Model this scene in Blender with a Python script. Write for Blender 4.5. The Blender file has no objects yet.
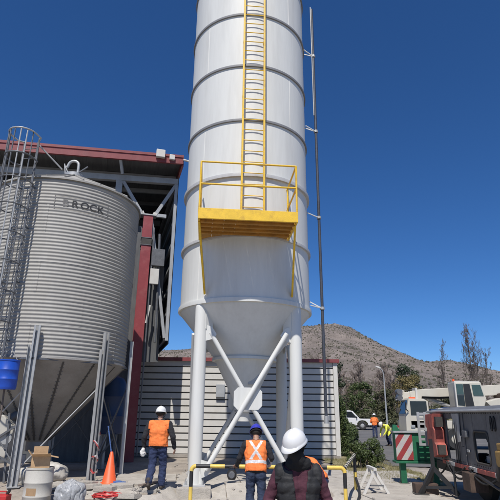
import bpy, bmesh, math, random
import numpy as np
from mathutils import Vector, Matrix, noise

R = math.radians
random.seed(11)
sc = bpy.context.scene
COL = sc.collection

# ------------------------------------------------------------------ camera
cam_d = bpy.data.cameras.new('camera')
cam = bpy.data.objects.new('camera', cam_d)
COL.objects.link(cam)
sc.camera = cam
cam_d.sensor_width = 36
cam_d.lens = 36 * 490 / 500
cam_d.clip_end = 5000
PITCH, ROLL = R(18.6), R(0.7)
fw = Vector((0, math.cos(PITCH), math.sin(PITCH)))
up0 = Vector((0, -math.sin(PITCH), math.cos(PITCH)))
rt0 = Vector((1, 0, 0))
rt = rt0 * math.cos(ROLL) + up0 * math.sin(ROLL)
up = -rt0 * math.sin(ROLL) + up0 * math.cos(ROLL)
m = Matrix((rt, up, -fw)).transposed().to_4x4()
m.translation = Vector((0, 0, 1.62))
cam.matrix_world = m

# ------------------------------------------------------------------ world, sun, exposure
SUN_EL, SUN_AZ = R(56), R(10)          # azimuth: how far left of straight behind the camera
world = bpy.data.worlds.new('World')
sc.world = world
world.use_nodes = True
wn = world.node_tree.nodes
sky = wn.new('ShaderNodeTexSky')
sky.sky_type = 'NISHITA'
sky.sun_disc = False
sky.sun_elevation = SUN_EL
sky.sun_rotation = R(180) + SUN_AZ
sky.altitude = 2000
sky.air_density = 1.0
sky.dust_density = 0.5
sky.ozone_density = 10.0
bg = wn['Background']
bg.inputs[1].default_value = 0.115
hsv = wn.new('ShaderNodeHueSaturation')      # the camera's colour rendering of a deep dry-air sky
hsv.inputs['Saturation'].default_value = 1.12
hsv.inputs['Hue'].default_value = 0.503
world.node_tree.links.new(sky.outputs[0], hsv.inputs['Color'])
world.node_tree.links.new(hsv.outputs[0], bg.inputs[0])
sun_d = bpy.data.lights.new('sun', 'SUN')
sun_d.energy = 5.0
sun_d.angle = R(0.53)
sun_d.color = (1.0, 0.95, 0.88)
sun = bpy.data.objects.new('sun', sun_d)
COL.objects.link(sun)
sdir = Vector((-math.sin(SUN_AZ) * math.cos(SUN_EL), -math.cos(SUN_AZ) * math.cos(SUN_EL), math.sin(SUN_EL)))
sun.rotation_euler = sdir.to_track_quat('Z', 'Y').to_euler()
sun.location = sdir * 60
sc.view_settings.view_transform = 'Standard'
sc.view_settings.look = 'None'
sc.view_settings.exposure = 0.0
sc.view_settings.gamma = 1.0
sc.view_settings.use_curve_mapping = False

# ------------------------------------------------------------------ materials
MATS = {}
def mat(name, col, rough=0.6, metal=0.0, var=0.18, scale=3.0, fine=40.0, bump=0.0, bscale=60.0, stretch=(1, 1, 1), dirt=None, dirt_amt=0.0, dirt_scale=2.0, trans=0.0, spec=0.5):
    if name in MATS:
        return MATS[name]
    M = bpy.data.materials.new(name)
    M.use_nodes = True
    nt = M.node_tree
    N, L = nt.nodes, nt.links
    b = N['Principled BSDF']
    b.inputs['Roughness'].default_value = rough
    b.inputs['Metallic'].default_value = metal
    b.inputs['Specular IOR Level'].default_value = spec
    tc = N.new('ShaderNodeTexCoord')
    mp = N.new('ShaderNodeMapping')
    mp.inputs['Scale'].default_value = stretch
    L.new(tc.outputs['Object'], mp.inputs['Vector'])
    n1 = N.new('ShaderNodeTexNoise')
    n1.inputs['Scale'].default_value = scale
    n1.inputs['Detail'].default_value = 6
    n1.inputs['Roughness'].default_value = 0.62
    L.new(mp.outputs[0], n1.inputs['Vector'])
    n2 = N.new('ShaderNodeTexNoise')
    n2.inputs['Scale'].default_value = fine
    n2.inputs['Detail'].default_value = 3
    L.new(mp.outputs[0], n2.inputs['Vector'])
    add = N.new('ShaderNodeMath'); add.operation = 'MULTIPLY_ADD'
    L.new(n2.outputs['Fac'], add.inputs[0]); add.inputs[1].default_value = 0.45
    L.new(n1.outputs['Fac'], add.inputs[2])
    rg = N.new('ShaderNodeMapRange')
    rg.inputs['From Min'].default_value = 0.5
    rg.inputs['From Max'].default_value = 0.95
    L.new(add.outputs[0], rg.inputs['Value'])
    mx = N.new('ShaderNodeMix'); mx.data_type = 'RGBA'
    mx.inputs['A'].default_value = (*[c * (1 - var) for c in col], 1)
    mx.inputs['B'].default_value = (*[min(1, c * (1 + var)) for c in col], 1)
    L.new(rg.outputs[0], mx.inputs['Factor'])
    out = mx.outputs['Result']
    if dirt:
        n3 = N.new('ShaderNodeTexNoise')
        n3.inputs['Scale'].default_value = dirt_scale
        n3.inputs['Detail'].default_value = 8
        n3.inputs['Roughness'].default_value = 0.7
        L.new(mp.outputs[0], n3.inputs['Vector'])
        r3 = N.new('ShaderNodeMapRange')
        r3.inputs['From Min'].default_value = 0.5
        r3.inputs['From Max'].default_value = 0.72
        r3.inputs['To Max'].default_value = dirt_amt
        L.new(n3.outputs['Fac'], r3.inputs['Value'])
        m2 = N.new('ShaderNodeMix'); m2.data_type = 'RGBA'
        L.new(out, m2.inputs['A'])
        m2.inputs['B'].default_value = (*dirt, 1)
        L.new(r3.outputs[0], m2.inputs['Factor'])
        out = m2.outputs['Result']
    L.new(out, b.inputs['Base Color'])
    if bump:
        nb = N.new('ShaderNodeTexNoise')
        nb.inputs['Scale'].default_value = bscale
        nb.inputs['Detail'].default_value = 5
        L.new(mp.outputs[0], nb.inputs['Vector'])
        bp = N.new('ShaderNodeBump')
        bp.inputs['Strength'].default_value = bump
        bp.inputs['Distance'].default_value = 0.02
        L.new(nb.outputs['Fac'], bp.inputs['Height'])
        L.new(bp.outputs[0], b.inputs['Normal'])
    if trans:
        tr = N.new('ShaderNodeBsdfTranslucent')
        L.new(out, tr.inputs['Color'])
        ms = N.new('ShaderNodeMixShader')
        ms.inputs[0].default_value = trans
        L.new(b.outputs[0], ms.inputs[1]); L.new(tr.outputs[0], ms.inputs[2])
        L.new(ms.outputs[0], N['Material Output'].inputs[0])
    MATS[name] = M
    return M

def stripes(name, ca, cb, period, axis=(1, 0, 1)):
    """diagonal two-colour printed stripes in object coordinates"""
    M = bpy.data.materials.new(name); M.use_nodes = True
    N, L = M.node_tree.nodes, M.node_tree.links
    b = N['Principled BSDF']; b.inputs['Roughness'].default_value = 0.5
    tc = N.new('ShaderNodeTexCoord')
    d = N.new('ShaderNodeVectorMath'); d.operation = 'DOT_PRODUCT'
    L.new(tc.outputs['Object'], d.inputs[0]); d.inputs[1].default_value = [a / period for a in axis]
    fr = N.new('ShaderNodeMath'); fr.operation = 'FRACT'
    L.new(d.outputs['Value'], fr.inputs[0])
    gt = N.new('ShaderNodeMath'); gt.operation = 'GREATER_THAN'; gt.inputs[1].default_value = 0.5
    L.new(fr.outputs[0], gt.inputs[0])
    n = N.new('ShaderNodeTexNoise'); n.inputs['Scale'].default_value = 14; n.inputs['Detail'].default_value = 6
    L.new(tc.outputs['Object'], n.inputs['Vector'])
    mx = N.new('ShaderNodeMix'); mx.data_type = 'RGBA'
    mx.inputs['A'].default_value = (*ca, 1); mx.inputs['B'].default_value = (*cb, 1)
    L.new(gt.outputs[0], mx.inputs['Factor'])
    m2 = N.new('ShaderNodeMix'); m2.data_type = 'RGBA'; m2.blend_type = 'MULTIPLY'
    m2.inputs['Factor'].default_value = 0.45
    L.new(mx.outputs['Result'], m2.inputs['A']); L.new(n.outputs['Color'], m2.inputs['B'])
    L.new(m2.outputs['Result'], b.inputs['Base Color'])
    return M

silo_white = mat('silo_white_paint', (0.63, 0.632, 0.60), 0.58, var=0.06, scale=1.2, fine=9, stretch=(1.6, 1.6, 0.16), dirt=(0.40, 0.37, 0.33), dirt_amt=0.22, dirt_scale=1.7)
silo_flange = mat('silo_flange_paint', (0.46, 0.46, 0.455), 0.5, var=0.10, scale=5, dirt=(0.30, 0.27, 0.23), dirt_amt=0.4, dirt_scale=3)
band_grey = mat('grey_sealed_joint', (0.20, 0.20, 0.205), 0.6, var=0.15, scale=6)
yellow = mat('yellow_steel_paint', (0.76, 0.48, 0.03), 0.5, var=0.12, scale=5, dirt=(0.30, 0.15, 0.04), dirt_amt=0.5, dirt_scale=6)
pipe_m = mat('dark_pipe_steel', (0.055, 0.06, 0.075), 0.5, 0.2, var=0.3, scale=3)
deck_m = mat('shaded_deck_plate', (0.40, 0.20, 0.035), 0.7, var=0.25, scale=4, dirt=(0.16, 0.075, 0.03), dirt_amt=0.6, dirt_scale=3)  # yellow deck and joists, browned to put the underside's shade into the colour
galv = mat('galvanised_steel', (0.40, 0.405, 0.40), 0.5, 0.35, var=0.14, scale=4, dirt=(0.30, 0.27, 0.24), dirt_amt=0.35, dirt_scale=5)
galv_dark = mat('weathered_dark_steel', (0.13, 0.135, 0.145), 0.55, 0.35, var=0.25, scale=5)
bin_sheet = mat('bin_corrugated_steel', (0.33, 0.32, 0.295), 0.68, 0.0, var=0.11, scale=1.3, fine=10, stretch=(1, 1, 0.5), dirt=(0.25, 0.23, 0.20), dirt_amt=0.4, dirt_scale=1.4)
bin_cone = mat('bin_hopper_steel', (0.27, 0.26, 0.245), 0.6, 0.2, var=0.16, scale=2.0, dirt=(0.18, 0.16, 0.14), dirt_amt=0.5, dirt_scale=2.5)
seam_dark = mat('hopper_seam', (0.07, 0.065, 0.06), 0.7)
red_trim = mat('red_trim_paint', (0.215, 0.045, 0.048), 0.55, var=0.14, scale=3, dirt=(0.24, 0.13, 0.12), dirt_amt=0.4)
red_col = mat('red_column_paint', (0.26, 0.045, 0.052), 0.5, var=0.14, scale=4, dirt=(0.25, 0.15, 0.13), dirt_amt=0.3)
roof_dark = mat('dark_roof_sheet', (0.10, 0.103, 0.106), 0.7, var=0.25, scale=2, stretch=(6, 0.5, 1))
steel_grey = mat('grey_steel_paint', (0.33, 0.345, 0.36), 0.6, var=0.15, scale=3)
panel_white = mat('white_wall_panel', (0.58, 0.565, 0.53), 0.55, var=0.07, scale=2, dirt=(0.45, 0.40, 0.33), dirt_amt=0.35, dirt_scale=2.5)
joint_dark = mat('panel_joint_backing', (0.07, 0.07, 0.07), 0.8)
concrete = mat('concrete', (0.31, 0.285, 0.255), 0.85, var=0.2, scale=2.5, fine=30, bump=0.4, bscale=25, dirt=(0.24, 0.21, 0.18), dirt_amt=0.5, dirt_scale=2)
concrete_lt = mat('pale_concrete', (0.40, 0.37, 0.325), 0.88, var=0.16, scale=3.5, fine=45, bump=0.5, bscale=35, dirt=(0.20, 0.175, 0.145), dirt_amt=0.6, dirt_scale=2.5)
dirt_m = mat('dusty_yard_ground', (0.32, 0.28, 0.235), 0.95, var=0.28, scale=0.9, fine=14, bump=0.8, bscale=18, dirt=(0.15, 0.125, 0.10), dirt_amt=0.6, dirt_scale=0.7)
asphalt = mat('asphalt', (0.115, 0.112, 0.11), 0.9, var=0.25, scale=0.6, fine=30, bump=0.4, dirt=(0.24, 0.21, 0.18), dirt_amt=0.6, dirt_scale=0.35)
verge_m = mat('dry_grass_soil', (0.24, 0.21, 0.115), 0.95, var=0.35, scale=2.0, fine=20, bump=0.7, bscale=30, dirt=(0.12, 0.13, 0.05), dirt_amt=0.7, dirt_scale=1.6)
hill_m = mat('scrubby_hillside', (0.168, 0.140, 0.122), 0.95, var=0.42, scale=0.03, fine=0.45, bump=0.5, bscale=0.2, dirt=(0.085, 0.072, 0.056), dirt_amt=0.85, dirt_scale=0.07)
scrub_m = mat('hill_shrub', (0.085, 0.08, 0.055), 0.95, var=0.35, scale=0.05)
leaf_hedge = mat('hedge_leaf', (0.075, 0.105, 0.032), 0.55, var=0.5, scale=3, fine=12, trans=0.25)
leaf_dark = mat('dark_evergreen_leaf', (0.040, 0.058, 0.026), 0.6, var=0.45, scale=0.8, fine=4, trans=0.2)
leaf_olive = mat('olive_leaf', (0.20, 0.165, 0.065), 0.65, var=0.4, scale=0.8, fine=4, trans=0.25)
leaf_grey = mat('grey_green_leaf', (0.095, 0.10, 0.05), 0.65, var=0.4, scale=0.8, fine=4, trans=0.2)
bark = mat('bare_bark', (0.125, 0.10, 0.085), 0.9, var=0.3, scale=2)
bark_lt = mat('pale_bare_twigs', (0.19, 0.15, 0.125), 0.9, var=0.3, scale=2)
grass_m = mat('dry_grass_blade', (0.22, 0.20, 0.085), 0.8, var=0.45, scale=1.5, trans=0.2)
white_p = mat('white_vehicle_paint', (0.66, 0.66, 0.65), 0.3, var=0.05, dirt=(0.5, 0.45, 0.38), dirt_amt=0.3)
cream_p = mat('cream_crane_paint', (0.56, 0.53, 0.45), 0.4, var=0.08, dirt=(0.35, 0.28, 0.2), dirt_amt=0.35, dirt_scale=1.5)
glass_dk = mat('dark_window_glass', (0.018, 0.022, 0.026), 0.08, var=0.1)
glass_gr = mat('green_tinted_glass', (0.05, 0.085, 0.08), 0.08, var=0.1)
rubber = mat('black_rubber', (0.025, 0.025, 0.025), 0.75, var=0.25)
black_p = mat('black_paint', (0.022, 0.022, 0.023), 0.5, var=0.25)
yel_p = mat('yellow_barrier_paint', (0.70, 0.50, 0.10), 0.5, var=0.15, scale=6, dirt=(0.35, 0.28, 0.15), dirt_amt=0.4, dirt_scale=5)
trailer_m = mat('faded_grey_sheet_metal', (0.135, 0.137, 0.14), 0.6, 0.1, var=0.22, scale=1.6, fine=12, bump=0.15, bscale=8, dirt=(0.06, 0.052, 0.045), dirt_amt=0.8, dirt_scale=2.4)
trailer_dk = mat('dirty_dark_chassis', (0.05, 0.046, 0.042), 0.75, var=0.35, scale=3)
rust_m = mat('rusty_brown_steel', (0.075, 0.05, 0.038), 0.8, var=0.35, scale=5)
ochre = mat('worn_ochre_paint', (0.30, 0.19, 0.06), 0.65, var=0.3, scale=6, dirt=(0.1, 0.07, 0.04), dirt_amt=0.6, dirt_scale=4)
red_faded = mat('faded_red_panel', (0.36, 0.095, 0.075), 0.7, var=0.3, scale=4, dirt=(0.13, 0.07, 0.06), dirt_amt=0.75, dirt_scale=3)
green_p = mat('green_machine_paint', (0.012, 0.12, 0.055), 0.55, var=0.3, scale=3, dirt=(0.05, 0.055, 0.04), dirt_amt=0.75)
blue_drum_m = mat('blue_plastic', (0.012, 0.07, 0.42), 0.4, var=0.15, scale=4)
blue_tank_m = mat('blue_tank_plastic', (0.012, 0.035, 0.10), 0.5, var=0.2, scale=2)
drum_white = mat('off_white_plastic', (0.48, 0.46, 0.41), 0.55, var=0.12, scale=3, dirt=(0.35, 0.31, 0.25), dirt_amt=0.55, dirt_scale=3)
card = mat('cardboard', (0.47, 0.31, 0.17), 0.85, var=0.14, scale=6)
card_in = mat('cardboard_inside', (0.36, 0.235, 0.13), 0.9, var=0.14, scale=6)
bag_m = mat('cloudy_plastic_bag', (0.45, 0.46, 0.47), 0.34, var=0.35, scale=7, bump=0.7, bscale=12, trans=0.3)
cone_m = mat('orange_cone_plastic', (0.80, 0.12, 0.035), 0.5, var=0.12)
cloth_blue = mat('blue_cloth', (0.06, 0.12, 0.30), 0.9, var=0.25, bump=0.6, bscale=30)
hose_red = mat('red_hose', (0.48, 0.03, 0.03), 0.5, var=0.2)
tape_m = stripes('red_white_tape', (0.70, 0.62, 0.60), (0.55, 0.10, 0.09), 0.16, (1, 0, 1))
chev_m = stripes('red_white_chevron', (0.55, 0.52, 0.49), (0.36, 0.05, 0.05), 0.30, (-1, 0, 0.7))
hazard_m = stripes('white_black_band', (0.72, 0.66, 0.5), (0.03, 0.03, 0.03), 0.20, (0.2, 1, 0))
letter_m = mat('faded_black_lettering', (0.028, 0.028, 0.03), 0.7, var=0.3, scale=6)
letter_f = mat('worn_grey_lettering', (0.17, 0.165, 0.16), 0.7, var=0.3, scale=6)
# people
vest_or = mat('orange_vest', (0.82, 0.20, 0.045), 0.8, var=0.14, scale=7, bump=0.4, bscale=18)
vest_yl = mat('yellow_vest', (0.70, 0.72, 0.09), 0.8, var=0.12, scale=7)
reflect = mat('silver_reflective_strip', (0.56, 0.55, 0.54), 0.4, var=0.12, scale=20)
navy = mat('navy_work_trousers', (0.022, 0.034, 0.085), 0.9, var=0.3, scale=6, bump=0.5, bscale=20)
jeans = mat('dark_blue_jeans', (0.025, 0.038, 0.075), 0.9, var=0.35, scale=6, bump=0.5, bscale=20)
dark_sleeve = mat('dark_long_sleeves', (0.018, 0.018, 0.022), 0.9, var=0.3, scale=6, bump=0.5, bscale=20)
maroon = mat('maroon_shirt', (0.075, 0.022, 0.036), 0.9, var=0.2, scale=6, bump=0.5, bscale=18)
puffer = mat('black_quilted_vest', (0.016, 0.016, 0.017), 0.72, var=0.25, scale=8, bump=0.5, bscale=16)
gaiter = mat('black_face_covering', (0.010, 0.010, 0.011), 0.9, var=0.3, scale=12, bump=0.4, bscale=30)
skin = mat('skin', (0.36, 0.20, 0.135), 0.6, var=0.12, scale=12)
boot = mat('dark_leather_boot', (0.055, 0.042, 0.035), 0.7, var=0.3, scale=8)
glove_w = mat('white_work_glove', (0.66, 0.64, 0.60), 0.85, var=0.12, scale=12)
hat_white = mat('white_hard_hat', (0.68, 0.68, 0.67), 0.28, var=0.03, scale=3)
hat_blue = mat('purple_blue_hard_hat', (0.04, 0.045, 0.36), 0.3, var=0.08, scale=3)
hair_m = mat('dark_hair', (0.02, 0.016, 0.013), 0.8)

# ------------------------------------------------------------------ helpers
def children(o):
    return [x for x in bpy.data.objects if x.parent == o]

def tag(o, label=None, cat=None, group=None, kind=None):
    if label: o['label'] = label
    if cat: o['category'] = cat
    if group: o['group'] = group
    if kind: o['kind'] = kind
    return o

def empty(name, loc=(0, 0, 0), rz=0.0, label=None, cat=None, group=None):
    o = bpy.data.objects.new(name, None)
    COL.objects.link(o)
    o.empty_display_size = 0.2
    o.location = loc
    o.rotation_euler = (0, 0, rz)
    return tag(o, label, cat, group)

def link(name, mesh, parent=None):
    o = bpy.data.objects.new(name, mesh)
    COL.objects.link(o)
    if parent is not None:
        o.parent = parent
    return o

def copy_tree(o, parent=None):
    c = o.copy(); COL.objects.link(c); c.parent = parent
    for ch in children(o):
        copy_tree(ch, c)
    return c

class MB:
    def __init__(s):
        s.v, s.f, s.mi = [], [], []
    def add(s, vs, fs, mi=0):
        b = len(s.v)
        s.v.extend([tuple(x) for x in vs])
        s.f.extend([tuple(b + i for i in f) for f in fs])
        s.mi.extend([mi] * len(fs))
        return s
    def box(s, c, d, rz=0.0, mi=0, rot=None):
        x, y, z = [k / 2 for k in d]
        M = rot if rot is not None else Matrix.Rotation(rz, 3, 'Z')
        c = Vector(c)
        vs = [c + M @ Vector(p) for p in ((-x, -y, -z), (x, -y, -z), (x, y, -z), (-x, y, -z), (-x, -y, z), (x, -y, z), (x, y, z), (-x, y, z))]
        return s.add(vs, [(0, 3, 2, 1), (4, 5, 6, 7), (0, 1, 5, 4), (1, 2, 6, 5), (2, 3, 7, 6), (3, 0, 4, 7)], mi)
    def span(s, x0, x1, y0, y1, z0, z1, mi=0):
        return s.box(((x0 + x1) / 2, (y0 + y1) / 2, (z0 + z1) / 2), (x1 - x0, y1 - y0, z1 - z0), mi=mi)
    def beam(s, a, b, w, h=None, mi=0, upv=(0, 0, 1)):
        a, b = Vector(a), Vector(b)
        h = h or w
        d = (b - a).normalized()
        u = Vector(upv)
        if abs(d.dot(u)) > 0.98: u = Vector((0, 1, 0))
        sx = d.cross(u).normalized(); sz = sx.cross(d).normalized()
        vs = []
        for p in (a, b):
            for i, j in ((-1, -1), (1, -1), (1, 1), (-1, 1)):
                vs.append(p + sx * i * w / 2 + sz * j * h / 2)
        return s.add(vs, [(0, 1, 2, 3), (7, 6, 5, 4), (0, 4, 5, 1), (1, 5, 6, 2), (2, 6, 7, 3), (3, 7, 4, 0)], mi)
    def tube(s, pts, r, n=10, mi=0, caps=True):
        pts = [Vector(p) for p in pts]
        rs = r if isinstance(r, (list, tuple)) else [r] * len(pts)
        vs, fs = [], []
        prev = None
        for i, p in enumerate(pts):
            d = (pts[min(i + 1, len(pts) - 1)] - pts[max(i - 1, 0)]).normalized()
            if prev is None:
                u = Vector((0, 0, 1)) if abs(d.z) < 0.9 else Vector((0, 1, 0))
                sx = d.cross(u).normalized()
            else:
                sx = (prev - d * prev.dot(d)).normalized()
            prev = sx
            sy = d.cross(sx)
            for k in range(n):
                a = 2 * math.pi * k / n
                vs.append(p + (sx * math.cos(a) + sy * math.sin(a)) * rs[i])
        for i in range(len(pts) - 1):
            for k in range(n):
                k2 = (k + 1) % n
                fs.append((i * n + k, i * n + k2, (i + 1) * n + k2, (i + 1) * n + k))
        if caps:
            fs.append(tuple(range(n - 1, -1, -1)))
            fs.append(tuple((len(pts) - 1) * n + k for k in range(n)))
        return s.add(vs, fs, mi)
    def lathe(s, prof, n=64, a0=0.0, a1=2 * math.pi, c=(0, 0), mi=0, close=False):
        full = abs(a1 - a0 - 2 * math.pi) < 1e-6
        cols = n if full else n + 1
        vs, fs = [], []
        for k in range(cols):
            a = a0 + (a1 - a0) * k / n
            for r, z in prof:
                vs.append((c[0] + r * math.cos(a), c[1] + r * math.sin(a), z))
        P = len(prof)
        for k in range(n):
            k2 = (k + 1) % cols
            for i in range(P - 1 + (1 if close else 0)):
                j = (i + 1) % P
                fs.append((k * P + i, k2 * P + i, k2 * P + j, k * P + j))
        return s.add(vs, fs, mi)
    def prism(s, poly, axis, t0, t1, mi=0):
        """poly: 2D points; axis 'x','y','z' is the extrusion axis"""
        def P(p, t):
            return {'x': (t, p[0], p[1]), 'y': (p[0], t, p[1]), 'z': (p[0], p[1], t)}[axis]
        n = len(poly)
        vs = [P(p, t0) for p in poly] + [P(p, t1) for p in poly]
        fs = [tuple(range(n)), tuple(range(2 * n - 1, n - 1, -1))]
        fs += [(i, n + i, n + (i + 1) % n, (i + 1) % n) for i in range(n)]
        return s.add(vs, fs, mi)
    def mesh(s, name, mats, smooth=None, bevel=0.0, fix=True, seg=2):
        me = bpy.data.meshes.new(name)
        me.from_pydata(s.v, [], s.f)
        me.polygons.foreach_set('material_index', s.mi)
        for mm in (mats if isinstance(mats, (list, tuple)) else [mats]):
            me.materials.append(mm)
        if fix or bevel:
            bm = bmesh.new(); bm.from_mesh(me)
            if fix: bmesh.ops.recalc_face_normals(bm, faces=bm.faces)
            if bevel:
                eds = [e for e in bm.edges if len(e.link_faces) == 2 and e.calc_face_angle(0) > 0.6]
                bmesh.ops.bevel(bm, geom=eds, offset=bevel, segments=seg, affect='EDGES', profile=0.6, clamp_overlap=True)
            bm.to_mesh(me); bm.free()
        if smooth is not None:
            me.shade_smooth()
            me.set_sharp_from_angle(angle=R(smooth))
        me.update()
        return me
    def build(s, name, mats, parent=None, smooth=None, bevel=0.0, fix=True):
        return link(name, s.mesh(name, mats, smooth, bevel, fix), parent)

def sm(a, b, x):
    t = max(0.0, min(1.0, (x - a) / (b - a)))
    return t * t * (3 - 2 * t)

def gz(x, y):
    """height of the yard: a lower apron in front of the silo, level behind, rising gently far away"""
    y0 = 11.2 + 1.3 * sm(-1.85, -1.6, x) * (1 - sm(1.5, 2.0, x))
    z = -0.28 * (1 - sm(y0, y0 + 1.0, y)) * (1 - sm(2.0, 2.6, x))
    if y > 38: z += (y - 38) * 0.03
    return z

# ------------------------------------------------------------------ ground, road, verge
def axis(stops):
    out = []
    for a, b, st in stops:
        n = max(1, int(round((b - a) / st)))
        out += [a + (b - a) * i / n for i in range(n)]
    return out + [stops[-1][1]]
gx = axis([(-900, -100, 100), (-100, -20, 10), (-20, -8, 2), (-8, 8, 0.16), (8, 24, 1.0), (24, 120, 12), (120, 900, 100)])
gy = axis([(-60, 0, 10), (0, 9, 1.0), (9, 23, 0.16), (23, 60, 1.5), (60, 200, 14), (200, 900, 100)])
g = MB()
vs, fs = [], []
for y in gy:
    for x in gx:
        h = gz(x, min(y, 160))
        if -8 < x < 8 and 9 < y < 23:
            h += 0.018 * noise.noise(Vector((x * 1.3, y * 1.3, 0))) + 0.010 * noise.noise(Vector((x * 5, y * 5, 3)))
        vs.append((x, y, h - 0.02))
W = len(gx)
for j in range(len(gy) - 1):
    for i in range(W - 1):
        fs.append((j * W + i, j * W + i + 1, (j + 1) * W + i + 1, (j + 1) * W + i))
g.add(vs, fs)
tag(g.build('ground', dirt_m, smooth=40, fix=False), kind='structure')

def sheet(name, poly_fn, x0, x1, y0, y1, st, m, dz, jit=0.0):
    mb = MB(); vs, fs = [], []
    nx, ny = int((x1 - x0) / st), int((y1 - y0) / st)
    idx = {}
    def vid(i, j):
        if (i, j) not in idx:
            x, y = x0 + (x1 - x0) * i / nx, y0 + (y1 - y0) * j / ny
            idx[(i, j)] = len(vs)
            vs.append((x, y, gz(x, y) + dz + jit * noise.noise(Vector((x * 2, y * 2, 7)))))
        return idx[(i, j)]
    for i in range(nx):
        for j in range(ny):
            if poly_fn(x0 + (x1 - x0) * (i + .5) / nx, y0 + (y1 - y0) * (j + .5) / ny):
                fs.append((vid(i, j), vid(i + 1, j), vid(i + 1, j + 1), vid(i, j + 1)))
    mb.add(vs, fs)
    return tag(mb.build(name, m, smooth=50, fix=False), kind='structure')
# service road running past the yard and away to the right
def road_left(y): return 4.9 + (y - 19.5) * 0.10 if y < 60 else 9
sheet('road', lambda x, y: x > 5.2 + (y - 22) * 0.02 + 0.25 * noise.noise(Vector((y * .8, 0, 1))) and x < 24 + (y - 20) * 0.6, 4.4, 60, 18.2, 62, 0.55, asphalt, 0.012)
sheet('grass_verge', lambda x, y: x > 3.1 + 0.35 * noise.noise(Vector((x, y * 1.2, 2))) - (y - 13.2) * 0.02 and y > 13.5 + 0.5 * noise.noise(Vector((x * 1.5, 1, 5))) and x < 5.2 + 0.3 * noise.noise(Vector((y, 4, 4))), 2.2, 6.2, 12.6, 30, 0.12, verge_m, 0.006, 0.012)
sheet('grass_verge', lambda x, y: x < 40, 7, 60, 63, 90, 1.5, verge_m, 0.03)

# concrete apron under and before the silo: every slab its own piece
apron = tag(MB().lathe([(0.1, -0.2), (0.2, -0.2)], 4).build('concrete_apron', concrete), kind='structure')
rs = random.Random(5)
for i in range(-2, 3):
    for j in range(5):
        cx, cy = -0.1 + i * 1.62 + 0.22 * j, 9.6 + j * 1.55
        if i == -2 and j > 3: continue
        mb = MB(); vs, fs = [], []
        n = 6; a = R(7) + rs.uniform(-.01, .01)
        top = []
        for q in range(n + 1):
            for p in range(n + 1):
                lx, ly = (p / n - .5) * 1.585, (q / n - .5) * 1.515
                lx += rs.uniform(-.008, .008) if p in (0, n) else 0
                x, y = cx + lx * math.cos(a) - ly * math.sin(a), cy + lx * math.sin(a) + ly * math.cos(a)
                top.append((x, y, gz(x, y) + 0.028 + rs.uniform(-.002, .002)))
        k = (n + 1) ** 2
        vs = top + [(x, y, z - 0.09) for x, y, z in top]
        for q in range(n):
            for p in range(n):
                a0 = q * (n + 1) + p
                fs.append((a0, a0 + 1, a0 + n + 2, a0 + n + 1))
        rim = [p for p in range(n + 1)] + [q * (n + 1) + n for q in range(1, n + 1)] + [n * (n + 1) + p for p in range(n - 1, -1, -1)] + [q * (n + 1) for q in range(n - 1, 0, -1)]
        for q in range(len(rim)):
            a0, b0 = rim[q], rim[(q + 1) % len(rim)]
            fs.append((a0, a0 + k, b0 + k, b0))
        mb.add(vs, fs)
        mb.build('concrete_slab', concrete_lt, apron, smooth=30)

# ------------------------------------------------------------------ hill
RX = [-900, -600, -298, -200, -92, -71, 0, 50, 87, 106, 124, 159, 182, 206, 242, 271, 300, 420, 600, 1000]
RZ = [30, 45, 60, 66, 72, 75, 91, 101, 107.5, 109, 102, 84, 72, 62, 63.5, 58, 53, 55, 60, 50]
def hill_z(x, y):
    zr = float(np.interp(x, RX, RZ))
    t = (y - 170) / 430
    if t <= 0: s = 0
    elif t <= 1: s = t ** 1.45
    else: s = 1 - 0.9 * sm(0, 1, (t - 1) / 0.9)
    nz = noise.noise(Vector((x * .012, y * .009, 0))) * 7 + noise.noise(Vector((x * .035, y * .03, 4))) * 3.2 + noise.noise(Vector((x * .11, y * .1, 8))) * 1.2
    gul = -11 * abs(noise.noise(Vector((x * .02 + y * .006, y * .003, 2))))
    return 3.0 + zr * s + (nz + gul) * min(1, s * 2.2) * (0.55 if t > 0.85 else 1)
hb = MB(); vs, fs = [], []
hx = axis([(-900, -300, 40), (-300, -60, 14), (-60, 340, 4.5), (340, 900, 40)])
hy = axis([(165, 610, 7), (610, 1000, 40)])
for y in hy:
    for x in hx:
        vs.append((x, y, hill_z(x, y)))
W = len(hx)
for j in range(len(hy) - 1):
    for i in range(W - 1):
        fs.append((j * W + i, j * W + i + 1, (j + 1) * W + i + 1, (j + 1) * W + i))
hb.add(vs, fs)
tag(hb.build('hill', hill_m, smooth=60, fix=False), kind='structure')
sb = MB(); rs = random.Random(3)
for _ in range(26000):
    y = 200 + 400 * rs.random() ** 0.8
    x = rs.uniform(-0.22, 0.62) * y
    if noise.noise(Vector((x * .02, y * .02, 1))) + rs.uniform(-.5, .6) < 0: continue
    z = hill_z(x, y); s = rs.uniform(.25, .75) * (1.9 if rs.random() < .08 else 1)
    n = 5; vs = [(x + rs.uniform(-.3, .3), y + rs.uniform(-.3, .3), z + s * rs.uniform(.9, 1.3))]
    for k in range(n):
        a = 6.283 * k / n + rs.random(); q = s * rs.uniform(.6, 1.15)
        vs.append((x + q * math.cos(a), y + q * math.sin(a), z + s * rs.uniform(.15, .6)))
    for k in range(n):
        a = 6.283 * k / n
        vs.append((x + s * .7 * math.cos(a), y + s * .7 * math.sin(a), z - .4))
    fs = [(0, 1 + k, 1 + (k + 1) % n) for k in range(n)] + [(1 + k, 1 + n + k, 1 + n + (k + 1) % n, 1 + (k + 1) % n) for k in range(n)]
    sb.add(vs, fs)
tag(sb.build('hillside_scrub', scrub_m, fix=False), 'low dark scrub dotted over the brown hillside', 'scrub', kind='stuff')

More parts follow.
